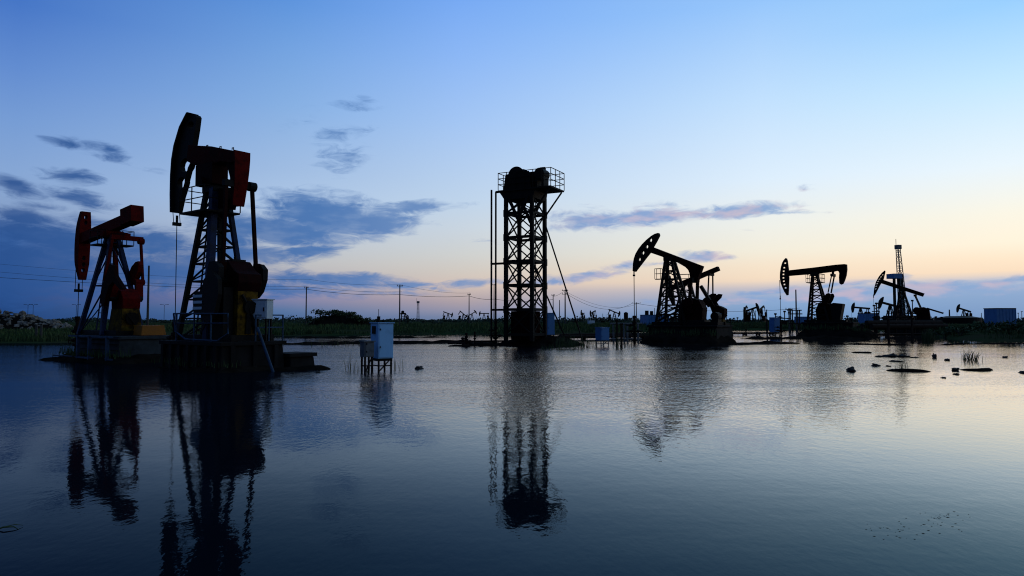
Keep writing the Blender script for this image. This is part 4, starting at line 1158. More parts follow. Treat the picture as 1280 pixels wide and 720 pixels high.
# ------------------------------------------------------------------ F: rightmost large pumpjack
def jack_f():
    fr = Frame(1092.6, 112, ANG, (4.5, 0, 1.4)); o = fr.o
    t = thing('pumpjack', fr.world(*o), ANG, 'rightmost large pumpjack with slotted raised head, in front of the drilling mast', 'pumpjack', 'large pumpjacks in the flooded field')
    hd = fr.poly([(1106.2, 338), (1102.5, 341), (1098.5, 346), (1095, 352.5), (1092.8, 360.5), (1092, 369.3), (1093.2, 369.5), (1096, 364.5), (1099.5, 357.5), (1102.5, 352.5), (1104.6, 349), (1106.8, 339.5)])
    def slot(px, py):
        s, z = fr.pl(px, py); a = .12; return [(s - a, z - .11), (s + a, z), (s + a, z + .11), (s - a, z)]
    MB().prism(hd, -.16, .16, holes=[slot(*p) for p in ((1103.2, 343.6), (1101.2, 346.2), (1099.3, 348.9), (1097.8, 351.6), (1096.5, 354.6), (1095.4, 357.8), (1094.6, 361.2))]).build('horse_head', 'steel', t, o)
    bm = fr.poly([(1103.5, 349.6), (1130, 358.5), (1155.6, 366.8), (1153.6, 371), (1128, 362.8), (1102, 354.4)])
    MB().prism(bm, -.28, .28).build('walking_beam', 'darkred', t, o)
    bridle(t, fr, 1092.4, 368, 371, 1.2, s=0, gap=.06)
    s1, z1 = fr.pl(1127, 363)
    sL, _ = fr.pl(1120, 400); sR, _ = fr.pl(1143, 400)
    lattice_post(t, fr, (s1, .24, .26, z1), ((sL + sR) / 2, (sR - sL) / 2, 1.0, 1.43), 'steel', (-1, -1), 6, .22, .1)
    MB().box((s1 - .4, -.36, z1 - .1), (s1 + .4, .36, z1 + .3)).build('saddle_bearing', 'steel', t, o)
    (se, ze), (sp, zp) = fr.pl(1144, 369.5), fr.pl(1152, 387)
    MB().bar((se, -.8, ze), (se, .8, ze), .28, .3).build('equalizer', 'steel', t, o)
    for l in (-1, 1): MB().bar((se, l * .7, ze), (sp, l * .8, zp), .14).build('pitman_arm', 'steel', t, o)
    sg, zg = fr.pl(1155, 391)
    for l in (-1, 1): crank(t, fr, sg, l * .74, zg, math.radians(158 if l < 0 else 158), 1.3, .45, 'darkred', 'darkred', cw=.3)
    MB().prism([(sg - .9, zg - 1.0), (sg - 1.0, zg), (sg - .6, zg + .8), (sg, zg + .9), (sg + .7, zg + .6), (sg + .9, zg - 1.0)], -.55, .55).build('gearbox', 'darkred', t, o)
    MB().tub((sg - 1, -.7, 1.43), (sg + 1.4, .7, zg - 1), .1).build('pedestal', 'steel', t, o)
    MB().bar((sg + .4, 0, zg + .7), (sg + 2.6, 0, zg - .1), .3, .25).build('guard_arm', 'steel', t, o)
    plinth('concrete_plinth', fr, sL - .8, sg + 2.8, -2, 2, .0, 1.4, 'darkconcrete', 'dark concrete plinth under the rightmost large pumpjack behind the pipe bridge')
    wellhead(1092.6, 112, 0.2, 'wellhead below the rightmost large horse head behind the pipe bridge', 1.6)
jack_f()

# ------------------------------------------------------------------ C: tower pumping unit
def tower():
    ang = -math.radians(28)
    Y0 = 53
    fr = Frame(657, Y0, ang, (0, 0, .45)); o = fr.o
    t = thing('tower_pumping_unit', fr.world(*o), ang, 'tall lattice steel tower with drum and railed platform, standing on a grassy island at centre', 'pumping tower')
    a = 1.12
    Z = lambda py: at(640, py, Y0).z
    zt = Z(247); z0 = .4
    for i, j in ((-1, -1), (1, -1), (1, 1), (-1, 1)):
        MB().bar((i*a, j*a, z0), (i*a, j*a, zt), .26, .26).build('leg', 'steel', t, o)
    br = MB(); gus = MB()
    lv = [Z(y) for y in (268, 298, 327.5, 357, 387, 418)]
    c = ((-1, -1), (1, -1), (1, 1), (-1, 1))
    lvls = [zt - .1] + lv
    for k, z in enumerate(lv):
        for q in range(4):
            A, B = c[q], c[(q+1) % 4]
            br.bar((A[0]*a, A[1]*a, z), (B[0]*a, B[1]*a, z), .15, .2)
            up = lvls[k]
            br.bar((A[0]*a, A[1]*a, z), (B[0]*a, B[1]*a, up), .085)
            br.bar((B[0]*a, B[1]*a, z), (A[0]*a, A[1]*a, up), .085)
            if k < 5: MB().box((A[0]*a - .16, A[1]*a - .16, z - .26), (A[0]*a + .16, A[1]*a + .16, z + .26)).build('gusset', 'steel', t, o)
    br.build('cross_bracing', 'steel', t, o)
    # V struts under the platform
    for l in (-a, a):
        vs = MB()
        vs.bar((-.9, l, zt - .1), (-.1, l, lv[0] - .5), .2); vs.bar((.8, l, zt - .1), (-.1, l, lv[0] - .5), .2); vs.build('strut', 'steel', t, o)
    pass
    # platform and machinery deck
    zp = Z(239)
    dk = MB().box((-1.75, -1.25, zp - .12), (2.75, 1.25, zp)).build('deck', 'steel', t, o)
    MB().prism([(-1.7, zp - .13), (1.35, zp - .13), (1.25, zt - .25), (-1.25, zt - .25)], -1.15, 1.15).build('deck_girder', 'steel', dk, o)
    [MB().bar((1.2, l, zt - 1.4), (2.6, l, zp - .15), .10).build('deck_bracket', 'steel', dk, o) for l in (-1.1, 1.1)]
    rl = MB(); h = 1.35
    cs = [(-1.75, -1.25), (2.75, -1.25), (2.75, 1.25), (-1.75, 1.25)]
    for q in range(4):
        A, B = cs[q], cs[(q+1) % 4]
        for f in (.34, .67, 1): rl.bar((*A, zp + h*f), (*B, zp + h*f), .045)
        L_ = math.hypot(B[0]-A[0], B[1]-A[1]); n = int(L_ / .75)
        for k in range(n):
            x, y = A[0] + (B[0]-A[0])*k/n, A[1] + (B[1]-A[1])*k/n
            rl.bar((x, y, zp), (x, y, zp + h), .045)
    rl.build('guard_rail', 'steel', dk, o)
    zd = Z(221.5)
    dr = MB().tube((-.32, -.95, zd), (-.32, .0, zd), .60, n=28).tube((-.32, -1.02, zd), (-.32, -.94, zd), .68, n=28).tube((-.32, .0, zd), (-.32, .08, zd), .68, n=28)
    dr.build('drum', 'steel', t, o)
    MB().prism([(-1.35, zp), (-1.15, zd + .1), (-.2, zd + .15), (.1, zd + .25), (.85, zd + .2), (1.0, zp)], -1.16, -1.04).prism([(-1.35, zp), (-1.15, zd + .1), (-.2, zd + .15), (.1, zd + .25), (.85, zd + .2), (1.0, zp)], .6, .72).build('bearing_frame', 'steel', t, o)
    MB().box((.35, -.7, zp), (1.1, .45, zd + .22)).build('gearbox', 'darkred', t, o, bevel=.03)
    MB().tube((1.55, -.8, zd + .02), (1.55, .3, zd + .02), .42, n=18).box((1.2, -.7, zp), (1.35, .2, zd)).box((1.75, -.7, zp), (1.9, .2, zd)).box((1.3, -.1, zd + .4), (1.7, .15, zd + .62)).build('motor', 'steel', t, o)
    MB().box((1.05, .6, zp), (1.4, 1.1, zp + 1.5)).build('brake_box', 'steel', t, o)
    # counterweight box at the bottom
    wt = MB().box((-.85, -.85, .5), (.85, .85, Z(389))).build('counterweight_box', 'darkred', t, o, bevel=.03)
    rb = MB()
    for z in (.9, 1.6, 2.3): rb.box((-.88, -.88, z), (.88, .88, z + .08))
    rb.build('rib', 'darkred', wt, o)
    # ladder
    ld = MB(); sl = 1.02
    for l in (-.75, -.3): ld.bar((sl, l, .5), (sl, l, zp), .05)
    k = .7
    while k < zp - .2: ld.bar((sl, -.75, k), (sl, -.3, k), .04); k += .36
    ld.build('ladder', 'steel', t, o)
    # outrigger arms on the left and guide rods
    arm = MB()
    za = Z(236.5)
    arm.bar((-2.66, 0, za), (-1.6, 0, za), .16)
    for z in (Z(328), Z(387)):
        for l in (-.2,): arm.bar((-3.1, l * 0, z), (-a, l * 0, z), .16)
        arm.bar((-3.1, 0, z), (-3.1, 0, z + .02), .1)
    arm.bar((-a, -a, Z(328)), (-a, a, Z(328)), .16)
    arm.build('outrigger', 'steel', t, o)
    MB().tube((-2.66, 0, za), (-2.66, 0, .9), .075, n=8).build('polished_rod', 'steel', t, o)
    MB().tube((-3.06, 0, Z(233)), (-3.06, 0, .2), .08, n=8).build('guide_pipe', 'steel', t, o)
    # raking struts
    MB().bar((a, a, Z(277)), (4.35, 1.3, .0), .09).build('raking_strut', 'steel', t, o)
    MB().bar((a, -a, Z(330)), (3.25, .9, .0), .09).build('raking_strut', 'steel', t, o)
    fr2 = Frame(657, Y0, ang)
    p = fr.world(-2.66, 0, 0)
    wellhead(640 + F * p.x / p.y, p.y, 0, 'wellhead at the left foot of the steel tower under its rods', 1.7, 1.0)
    # cabinet right of base
    return fr
FC = tower()

# =================================================================== CABINETS
def cabinet(name, px, py_base, py_bot, py_top, w, dpt, rz, m, label, leg='steel', group=None, door=True, roof=None, cat='cabinet', z=0, Y=None, extra=None):
    c = ground_at(px, py_base, z) if Y is None else V((at(px, 400, Y).x, Y, z))
    zb, ztp = at(640, py_bot, c.y).z - z, at(640, py_top, c.y).z - z
    t = thing(name, c, rz, label, cat, group)
    MB().box((-w/2, -dpt/2, zb), (w/2, dpt/2, ztp)).build('housing', m, t, bevel=.012)
    if door:
        MB().box((-w/2 + .04, -dpt/2 - .022, zb + .04), (w/2 - .04, -dpt/2 - .003, ztp - .05)).build('door', m, t, bevel=.006)
        hd = MB()
        for f in (.3, .8): hd.box((-w/2 + .07, -dpt/2 - .05, zb + (ztp - zb) * f), (-w/2 + .1, -dpt/2 - .024, zb + (ztp - zb) * f + .07))
        hd.build('hinge', 'steel', t)
    MB().box((-w/2 - .035, -dpt/2 - .05, ztp), (w/2 + .035, dpt/2 + .035, ztp + .035)).build('roof', roof or m, t)
    if zb > .05:
        for x in (-w/2 + .06, w/2 - .06):
            for y in (-dpt/2 + .06, dpt/2 - .06): MB().bar((x, y, -.4), (x, y, zb), .06).build('leg', leg, t)
        MB().bar((-w/2 + .06, -dpt/2 + .06, zb * .45), (w/2 - .06, -dpt/2 + .06, zb * .45), .045).bar((-w/2 + .06, -dpt/2 + .06, .0), (w/2 - .06, -dpt/2 + .06, zb), .04).bar((-w/2 + .06, -dpt/2 + .06, zb*.45), (-w/2 + .06, dpt/2 - .06, zb*.45), .045).build('cross_bar', leg, t)
    return t, zb, ztp
t, zb, ztp = cabinet('control_cabinet', 477, 464, 447.5, 404, .64, .72, math.radians(35), 'paleblue', 'tall pale blue electrical cabinet on steel legs standing in the foreground water')
MB().tube((-.1, .1, ztp + .03), (-.1, .1, ztp + .27), .07).tube((-.1, .1, ztp + .25), (-.1, .1, ztp + .55), .012).build('antenna', 'steel', t)
MB().box((.322, -.2, zb + .45), (.38, .1, zb + .85)).build('conduit_box', 'midblue', t)
MB().box((-.36, -.14, zb + .95), (-.322, .14, zb + 1.25)).build('vent', 'steel', t)
MB().box((-.30, -.33, zb - .1), (.30, .33, zb - .003)).build('base_frame', 'steel', t)
t, zb, ztp = cabinet('meter_box', 458.5, 466, 446, 427, .40, .42, math.radians(35), 'galv', 'small grey meter box on thin legs beside the tall pale blue cabinet', door=True, cat='meter box')
t, zb, ztp = cabinet('control_cabinet', 753, 432.5, 425.5, 409.5, .80, .72, math.radians(28), 'midblue', 'small blue box cabinet with pale side on legs in water between tower and pumpjack', leg='galv')
t, zb, ztp = cabinet('control_cabinet', 686.5, 428, 418.5, 391.5, .78, .6, math.radians(30), 'midblue', 'blue wall cabinet standing at the right foot of the steel tower')
t, zb, ztp = cabinet('control_cabinet', 968.5, 420, 415, 397, .95, .8, math.radians(22), 'midblue', 'dark blue cabinet in the water just left of the hooked tail pumpjack rod')
cabinet('control_cabinet', 897.5, 0, 404, 392, .5, .4, 0, 'white', 'small pale cabinet on the plinth behind the drooping tail pumpjack', Y=70, z=.9)
cabinet('signal_box', 739, 0, 408, 400.5, 1.3, 1.0, .3, 'white', 'tiny white box on a pole base on the far bank above the small box cabinet', Y=150, z=.6, door=False, cat='box')

def container(px0, px1, py_top, Y, m, label, z=0.5, dpt=3.0, rz=0.0, cat='container', group='blue site containers', h=None):
    a, b = at(px0, 400, Y), at(px1, 400, Y); c = (a + b) / 2; c.z = z
    w = (b - a).length; h = h or at(640, py_top, Y).z - z
    t = thing('site_container', c, rz, label, cat, group)
    MB().box((-w/2, -dpt/2, 0), (w/2, dpt/2, h)).build('shell', m, t)
    MB().box((-w/2 - .06, -dpt/2 - .06, h), (w/2 + .06, dpt/2 + .06, h + .12)).build('roof', 'steel', t)
    n = int(w / .6)
    rb = MB()
    for k in range(n + 1):
        x = -w/2 + w * k / n
        rb.box((x - .05, -dpt/2 - .05, 0), (x + .05, -dpt/2 - .003, h - .02))
    rb.build('corrugation', m, t)
    return t, w, h
container(1237, 1263, 386, 130, 'midblue', 'large blue site container on the right bank', rz=.12)
container(1076, 1093, 392, 190, 'midblue', 'blue container low behind the hooked tail pumpjack', rz=.1)
container(996, 1010, 396.3, 190, 'midblue', 'low blue container left of the hooked tail pumpjack post', rz=.1)
t, w, h = container(804, 832, 394, 165, 'midblue', 'flat roofed blue grey building behind the four holed pumpjack', rz=.15, cat='building', group=None, dpt=5)
MB().tube((-1.9, 0, h + .1), (-1.9, 0, h + 1.1), .45, n=12).tube((-.7, 0, h + .1), (-.7, 0, h + 1.0), .4, n=12).build('roof_vent', 'steel', t)
# low round tank roof on right horizon
c = at(1198, 400, 230); c.z = .8
t = thing('storage_tank', c, 0, 'wide low storage tank with a shallow domed roof on the right horizon', 'tank')
MB().tube((0, 0, 0), (0, 0, 1.9), 6.6, n=40).build('shell', 'steel', t)
MB().tube((0, 0, 1.9), (0, 0, 2.5), 6.7, 3.5, n=40).build('roof', 'steel', t)
c = at(782.5, 400, 240); c.z = .8
t = thing('storage_tank', c, 0, 'narrow upright tank on the horizon left of the four holed horse head rod', 'tank')
MB().tube((0, 0, 0), (0, 0, 3.7), .75, n=16).build('shell', 'steel', t)
MB().tube((0, 0, 3.7), (0, 0, 4.0), .75, .2, n=16).build('roof', 'steel', t)

# =================================================================== PIPES AND WALKWAYS
def pipe_run(px0, px1, py, Y0, Y1, zs, r, label, posts=4, m='rust', name='pipeline', lat=0.25, zp=-.4, group='pipelines across the flood'):
    a, b = at(px0, 400, Y0), at(px1, 400, Y1); a.z = b.z = 0
    c = (a + b) / 2; d = b - a; rz = math.atan2(d.y, d.x); L_ = d.length
    t = thing(name, c, rz, label, 'pipeline', group)
    for k, z in enumerate(zs):
        y = lat * (k - (len(zs) - 1) / 2)
        MB().tube((-L_/2, y, z), (L_/2, y, z), r, n=10).build('pipe', m, t)
    top = max(zs)
    for k in range(posts):
        x = -L_/2 + L_ * (k + .5) / posts
        MB().bar((x, -lat - .1, zp), (x, -lat - .1, top), .14).bar((x, lat + .1, zp), (x, lat + .1, top), .14).bar((x, -lat - .15, min(zs) - r - .06), (x, lat + .15, min(zs) - r - .06), .12).build('trestle', m, t)
    return t
pipe_run(700, 812, 0, 70, 74, (.28, .45, .28), .17, 'dark pipeline on low trestles running right from the tower', 6)
pipe_run(578, 640, 0, 54, 55, (.32, .10), .07, 'thin pipes just above the water left of the steel tower', 4)
pipe_run(1083, 1176, 0, 92, 96, (1.15, 1.6, 1.15), .36, 'heavy pipe bridge on trestles crossing the inlet below the rightmost pumpjack', 8, lat=.8)
pipe_run(1083, 1176, 0, 90, 94, (.12,), .12, 'low pipe near the waterline under the pipe bridge', 5)
pipe_run(905, 972, 0, 88, 90, (.3, .3), .12, 'low dark pipes left of the hooked tail pumpjack', 4)
pipe_run(762, 802, 0, 66, 67, (1.65, .15), .09, 'pale pipe rail at the wellhead of the four holed pumpjack', 3, m='galv')
pipe_run(560, 628, 0, 58, 57, (.06,), .06, 'single thin pipe lying at the waterline by the valves', 3)
pipe_run(985, 1003, 0, 112, 112, (1.4, 3.0, 3.6), .09, 'upright pipe manifold left of the hooked tail pumpjack', 2)

# valves at the left of the tower
wellhead(583, 53.2, 0, 'short valve stack at the left end of the thin pipes', .8, .8, group='valves by the tower')
wellhead(593.5, 53.4, 0, 'slim valve post between the short valve stack and the tower', .9, .55, group='valves by the tower', arms=False)

# posts in the water near D
for i, (px, py, top, lab) in enumerate([
    (771, 434, 400, 'thick dark post in the water left of the four holed pumpjack wellhead'),
    (777, 434.5, 404, 'shorter dark post beside the thick one left of the wellhead'),
    (932.5, 417.5, 411, 'stub post on the mud between the two right plinths'),
    (959, 423, 399, 'thin mooring post left of the dark blue cabinet'),
    (1111, 424, 399, 'square dark post in the water before the pipe bridge'),
    (1140.5, 422, 400, 'square post by the middle of the pipe bridge')]):
    p = ground_at(px, py); h = at(640, top, p.y).z
    mb = MB().bar((0, 0, -.5), (0, 0, h), .17 if 'square' in lab else .12).bar((-.1, 0, h - .06), (.1, 0, h - .06), .12)
    single('post', mb, 'rust', p, .3, lab, 'post', 'posts in the water')

# wooden fence remnants left bank
for i, (px, lab) in enumerate([(46, 'left fence post on the far left bank'), (52, 'right fence post of the pair on the far left bank')]):
    p = at(px, 400, 62); p.z = ground_h(p.x, p.y) - .2
    single('fence_post', MB().bar((0, 0, 0), (0, 0, 1.6), .14), 'wood', p, .2, lab, 'post', 'fence posts on the far left bank')

# =================================================================== POLES AND WIRES
def pole(px, top, Y, label, arm=0, r=.14, arms=1, z=None, trans=False, name='utility_pole', cat='utility pole', group='utility poles'):
    p = at(px, 400, Y); p.z = ground_h(p.x, p.y) - .1
    h = at(640, top, Y).z - p.z
    t = thing(name, p, 0.25, label, cat, group)
    MB().tube((0, 0, -.4), (0, 0, h), r * 1.15, r * .75, n=10).build('shaft', 'wood', t)
    for k in range(arms if arm else 0):
        z = h - .25 - k * .9
        MB().bar((-arm/2, 0, z), (arm/2, 0, z), .12, .12).build('crossarm', 'wood', t)
        for x in (-arm/2 + .1, 0.25, arm/2 - .1): MB().tube((x, 0, z + .05), (x, 0, z + .28), .06, n=8).build('insulator', 'galv', t)
    if trans: MB().tube((.45, -.1, h - 2.4), (.45, -.1, h - 1.5), .3, n=12).build('transformer', 'steel', t)
    return p + V((0, 0, h))
tops = {}
for k, a in {
    'p184': (184.5, 332, 88, 'tall plain pole just right of the leftmost pumpjack'),
    'p382': (382.5, 358.5, 144, 'plain pole rising at the left end of the shrub mound', .9),
    'p499': (499.5, 356, 136, 'pole with a short crossarm right of the pale blue cabinet', 1.2),
    'p586': (586.3, 367, 180, 'pole on the shore left of the steel tower', .9),
    'p691': (691.5, 368, 190, 'plain pole just right of the steel tower', 1.0),
    'p699': (699.5, 375, 210, 'short pole between the two guy struts of the tower'),
    'p706': (706.5, 362, 170, 'pole with double crossarms right of the tower guy struts', 1.6, .17, 2),
    'p795': (795.5, 378, 235, 'pole with a wide crossarm behind the four holed pumpjack rod', 3.2, .17),
    'p995': (995.5, 362, 120, 'tall slim mast left of the hooked tail pumpjack post'),
    'p986': (986.5, 385, 118, 'short pole left of the tall slim mast', 1.4),
    'p818': (818.5, 385, 260, 'pole above the flat roofed building'),
    'p730': (730, 391, 330, 'small pole on the far bank between tower struts and small box cabinet', .8),
    'p753': (753.5, 392, 330, 'lone small pole on the horizon above the small box cabinet'),
    'p929': (929.5, 387, 300, 'left pole of the far pump cluster', .8),
    'p944': (944.5, 388, 310, 'middle pole of the far pump cluster'),
    'p958': (958.5, 387, 290, 'right pole of the far pump cluster', .5, .25),
    'p1032': (1227, 391, 300, 'small pole left of the large blue container'),
    'p1187': (1187, 387, 280, 'thick stubby pole left of the round tank', 0, .3),
    'p1273': (1273, 391, 300, 'small pole right of the large blue container', 1.0),
    'p1277': (1277.5, 389, 300, 'rightmost small pole at the edge of the view', 1.0),
    'p642': (617.5, 355, 190, 'pole behind the tower rods', .9),
}.items():
    tops[k] = pole(*a)
# street lamps far left
for px, lab in ((34.5, 'left of two faint street lamps on the far left horizon'), (41, 'right of two faint street lamps on the far left horizon'), (95, 'faint street lamp behind the leftmost rod'), (205, 'faint street lamp between the two left pumpjacks')):
    Y = 330; p = at(px, 400, Y); p.z = ground_h(p.x, p.y)
    t = thing('street_lamp', p, 0, lab, 'street lamp', 'far street lamps')
    hh = at(640, 382, Y).z - p.z
    MB().tube((0, 0, 0), (0, 0, hh), .12, .08).build('pole', 'steel', t)
    MB().path([(0, 0, hh), (.5, 0, hh + .5), (1.5, 0, hh + .6)], .07, 5).path([(0, 0, hh), (-.5, 0, hh + .5), (-1.5, 0, hh + .6)], .07, 5).build('arm', 'steel', t)
    MB().box((1.3, -.15, hh + .5), (2.1, .15, hh + .68)).box((-2.1, -.15, hh + .5), (-1.3, .15, hh + .68)).build('lamp_head', 'steel', t)

def wire(pts, sags, label, r):
    mb = MB(); out = []
    for (a, b), sag in zip(zip(pts, pts[1:]), sags):
        n = 14
        for k in range(n):
            u = k / n; p = a.lerp(b, u); p.z -= sag * 4 * u * (1 - u); out.append(p)
    out.append(pts[-1])
    c = out[0].copy()
    rr = [r * max(.5, p.y / 120) for p in out]
    mb.path([p - c for p in out], rr, 5)
    single('overhead_wire', mb, 'cable', c, 0, label, 'wire', 'overhead wires')
dz = lambda p, x, z: p + V((x, 0, z))
wire([at(-60, 343, 78), dz(tops['p382'], 0, -.5), dz(tops['p499'], 0, -1.95), dz(tops['p586'], 0, -.6), dz(tops['p642'], 0, -4.2), dz(tops['p691'], 0, -1.4)], [.5, .45, .35, .4, .6], 'lowest and darkest overhead wire across the left sky to the tower', .034)
wire([at(-60, 334.5, 80), dz(tops['p382'], -.4, .1), dz(tops['p499'], .4, -1.4)], [.8, .4], 'middle overhead wire across the left sky', .022)
wire([at(-60, 324.5, 82), dz(tops['p382'], .4, 1.6), dz(tops['p499'], 0, .05), dz(tops['p586'], .3, .2)], [.8, .5, .6], 'highest faint overhead wire across the left sky', .018)
wire([dz(tops['p691'], 0, -.6), dz(tops['p706'], -.4, -.5), dz(tops['p795'], -1.2, -.2), at(1000, 385, 250)], [.2, 3.2, 2.0], 'overhead wire sagging from the double crossarm pole to the wide crossarm pole', .026)
wire([dz(tops['p706'], .4, -.6), dz(tops['p795'], 1.2, -.2)], [2.6], 'second wire beside the sagging one right of the tower', .018)

def frame_gear(px, Y, w, h, label, seed, name='valve_manifold', cat='manifold', m='steel'):
    rnd = random.Random(seed)
    p = at(px, 400, Y); p.z = max(0.0, ground_h(p.x, p.y)) - .1
    t = thing(name, p, rnd.uniform(-.3, .3), label, cat, 'oilfield gear behind the pumpjacks')
    n = max(2, int(w / .9))
    for k in range(n + 1):
        x = -w/2 + w * k / n; hh = h * rnd.uniform(.55, 1)
        MB().bar((x, 0, -.2), (x, 0, hh), .16).box((x - .22, -.2, hh - .1), (x + .22, .2, hh + .25)).build('riser', m, t)
    pi = MB()
    for f in (.3, .5): pi.tube((-w/2 - .4, .2, h * f), (w/2 + .4, .2, h * f), .1, n=8)
    pi.tube((-w/2, -.2, h * .62), (w/2, -.2, h * .45), .08, n=8)
    pi.build('pipe', m, t)
    MB().box((-w * .3, -.6, 0), (w * .25, .6, h * .35)).build('tank', m, t)
for i, (px, Y, w, h, lab) in enumerate([
    (1096, 150, 1.2, 6.6, 'narrow upright valve frame directly below the rightmost slotted horse head'),
    (1107, 160, 3.4, 3.4, 'clutter of valves left of the drilling mast foot'),
    (1141, 150, 1.6, 5.6, 'tall valve frame under the tail of the rightmost large pumpjack'),
    (1170, 170, 2.6, 2.6, 'low valve frame right of the rightmost large pumpjack'),
    (1064, 170, 2.2, 3.0, 'valve frame behind the hooked tail pumpjack base'),
    (978, 150, 3.0, 3.6, 'valve frame just right of the dark blue cabinet'),
    (915, 190, 3.0, 2.6, 'low valve frame right of the drooping tail pumpjack plinth'),
    (842, 150, 2.8, 3.0, 'valve frame seen through the four holed pumpjack lattice'),
    (720, 260, 3.0, 3.0, 'far valve frame between the tower struts and the small box cabinet'),
    (753, 300, 3.6, 2.6, 'low far valve frame above the small box cabinet')]):
    frame_gear(px, Y, w, h, lab, 70 + i)

# =================================================================== FAR PUMPJACKS
def far_proto():
    t = thing('pumpjack', (0, 0, 0), 0, 'far', 'pumpjack', 'far pumpjacks on the horizon')
    zp = 6.2
    MB().bar((-3.0, 0, .3), (5.2, 0, .3), 1.6, .6).build('skid', 'steel', t)
    po = MB()
    for i in (-1, 1):
        for j in (-1, 1): po.bar((i * 1.5, j * .9, .5), (i * .2, j * .2, zp), .3)
    for k in (.25, .5, .75):
        for j in (-1, 1): po.bar((-1.5 + 1.3 * k, j * (.9 - .7 * k), .5 + (zp - .5) * k), (1.5 - 1.3 * k, j * (.9 - .7 * k), .5 + (zp - .5) * k), .2)
    po.build('samson_post', 'steel', t)
    bm = MB().bar((-3.4, 0, .25), (4.3, 0, .25), .6, .7).build('walking_beam', 'steel', t)
    bm.location = (0, 0, zp)
    hd = MB().prism([(-3.0, 2.3), (-3.7, 1.6), (-4.15, .6), (-4.2, -.4), (-3.9, -1.6), (-3.5, -2.1), (-3.2, -1.4), (-3.0, 0), (-2.9, 1.2)], -.35, .35).build('horse_head', 'steel', bm)
    MB().bar((3.4, -.6, 0), (3.4, -.6, -3.2), .26).bar((3.4, .6, 0), (3.4, .6, -3.2), .26).bar((3.4, -.7, 0), (3.4, .7, 0), .4).build('pitman_arm', 'steel', bm)
    MB().prism([(2.6, .6), (2.4, 2.4), (3.0, 3.2), (4.0, 3.1), (4.5, 2.2), (4.5, .6)], -.8, .8).build('gearbox', 'darkred', t)
    for l in (-1, 1):
        MB().prism([(3.1, 2.6), (2.4, 4.3), (2.9, 4.9), (3.8, 4.6), (3.9, 2.6)], l * 1.0 - .2, l * 1.0 + .2).build('crank', 'darkred', t)
    MB().tube((-4.15, 0, zp - 1.6), (-4.15, 0, .0), .06).build('polished_rod', 'steel', t)
    return t
proto = far_proto()
first = True
for px, Y, rz, tilt, sc, lab in [
    (560, 560, math.pi + .3, -20, 1.0, 'far pumpjack nodding right, nearest the thin red and white mast'),
    (579, 590, math.pi - .3, -38, 1.0, 'far pumpjack with steep raised head just left of the shore pole'),
    (590, 590, math.pi + .2, 30, 1.0, 'far pumpjack with lowered head right of the shore pole'),
    (605, 560, .2, 0, 1.0, 'far pumpjack with level beam left of the tower rods'),
    (728, 480, 1.2, 10, 0.9, 'tiny far pumpjack between the tower guy struts'),
    (741, 420, 1.0, -15, 0.9, 'far pumpjack above the small white box on the bank'),
    (768, 430, math.pi + .1, -22, 0.95, 'far pumpjack with raised head facing right above the small box cabinet'),
    (932, 330, 1.1, -20, 1.0, 'left far pumpjack of the cluster between the two right pumpjacks'),
    (941, 320, 1.9, 12, 1.0, 'middle far pumpjack of the cluster between the two right pumpjacks'),
    (951.5, 325, .9, -18, 1.0, 'right far pumpjack of the cluster between the two right pumpjacks'),
    (1076, 268, .15, 4, .92, 'middle distance pumpjack with level beam right of the hooked tail pumpjack'),
    (1113, 235, .1, 14, 1.0, 'middle distance pumpjack at the foot of the drilling mast'),
    (1205, 285, .25, 14, .85, 'far pumpjack above the round tank on the right horizon'),
    (506, 560, .9, 20, .9, 'tiny far pumpjack right of the crossarm pole by the pale cabinet')]:
    t = proto if first else copy_tree(proto)
    first = False
    p = at(px, 400, Y); p.z = ground_h(p.x, p.y)
    t.location = p; t.rotation_euler = (0, 0, rz); t.scale = (sc, sc, sc)
    t['label'] = lab
    for ch in t.children:
        if ch.name.startswith('walking_beam'): ch.rotation_euler = (0, math.radians(tilt), 0)
        if ch.name.startswith('polished_rod'): ch.location.z = 0

# =================================================================== DRILLING MASTS
def mast(px, py_top, Y, w0, w1, label, plat=None, name='drilling_mast', m='steel', lean=0.0):
    p = at(px, 400, Y); p.z = ground_h(p.x, p.y)
    h = at(640, py_top, Y).z - p.z
    t = thing(name, p, .2, label, 'drilling mast', 'drilling masts')
    c = ((-1, -1), (1, -1), (1, 1), (-1, 1))
    def P(i, j, k): return V((i * (w0 + (w1 - w0) * k) + lean * k * h, j * (w0 + (w1 - w0) * k), h * k))
    for i, j in c: MB().bar(P(i, j, 0), P(i, j, 1), .17, .17).build('leg', m, t)
    br = MB(); n = 14
    for k in range(n):
        for q in range(4):
            A, B = c[q], c[(q+1) % 4]
            br.bar(P(*A, k / n), P(*B, (k+1) / n), .09)
            br.bar(P(*A, (k+1) / n), P(*B, (k+1) / n), .09)
    br.build('cross_bracing', m, t)
    cw = w1 * 1.7
    MB().box((lean*h - cw, -cw, h), (lean*h + cw, cw, h + 1.3)).build('crown_block', m, t)
    MB().tube((lean*h - cw, 0, h), (lean*h - cw, 0, h + 3.2), .08).build('aerial', m, t)
    return t, p, h
t, p, h = mast(1130, 311.5, 215, .95, .42, 'tall pale lattice drilling mast rising behind the rightmost pumpjack', m='galv', lean=-.062)
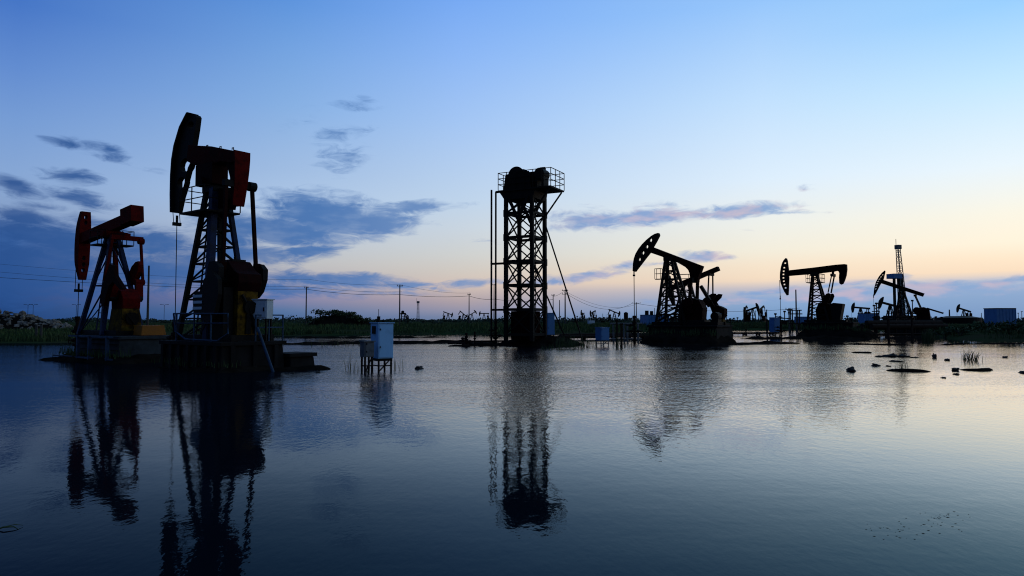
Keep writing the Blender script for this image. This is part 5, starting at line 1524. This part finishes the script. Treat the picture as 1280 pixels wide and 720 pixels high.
zz = lambda y: at(640, y, 215).z - p.z
MB().box((-4.6, -1.6, zz(348.5)), (-1.6, 1.6, zz(342.5))).build('monkey_board', 'midblue', t)
MB().bar((-3.2, 0, zz(348)), (-3.2, 0, 0), .6, .6).build('racked_pipe', 'steel', t)
MB().bar((-.2, 0, 0), (-1.0, 0, zz(343)), 1.1, 1.1).build('drive_guide', 'steel', t)
MB().box((-5, -3, 0), (3, 3, 2.6)).build('substructure', 'steel', t)
mast(522.5, 379, 430, .8, .5, 'thin pale lattice mast on the horizon right of the crossarm pole', m='galv')
# small tower unit far
p = at(504, 400, 380); p.z = ground_h(p.x, p.y)
t = thing('tower_pumping_unit', p, .3, 'tiny far pumping tower with a bulky top by the crossarm pole', 'pumping tower')
fb = MB()
for i in (-1, 1):
    for j in (-1, 1): fb.bar((i*.9, j*.9, 0), (i*.9, j*.9, 4.2), .3)
fb.bar((-.9, -.9, 2), (.9, -.9, 2), .25).bar((-.9, -.9, 3), (.9, -.9, 3), .25)
fb.build('frame', 'steel', t)
MB().box((-1.4, -1.2, 4.2), (1.4, 1.2, 5.0)).tube((-.3, -.8, 5.5), (-.3, .8, 5.5), .8, n=14).build('drum', 'steel', t)

# =================================================================== CAMERA / RENDER
cam = bpy.data.cameras.new('camera'); cam.sensor_width = 36; cam.lens = 24; cam.clip_start = .1; cam.clip_end = 20000
co = bpy.data.objects.new('camera', cam); COL.objects.link(co)
co.location = (0, 0, HC); co.rotation_euler = (math.pi / 2 + TH, 0, 0)
SC.camera = co
SC.view_settings.view_transform = 'Standard'
SC.view_settings.look = 'None'
SC.view_settings.exposure = 0
SC.view_settings.gamma = 1
SC.view_settings.use_curve_mapping = False
SC.render.engine = 'CYCLES'
SC.cycles.pixel_filter_type = 'BLACKMAN_HARRIS'
SC.cycles.filter_width = 1.1
SC.cycles.use_denoising = True
SC.cycles.max_bounces = 5
SC.cycles.diffuse_bounces = 2
SC.cycles.glossy_bounces = 3
SC.cycles.caustics_reflective = False
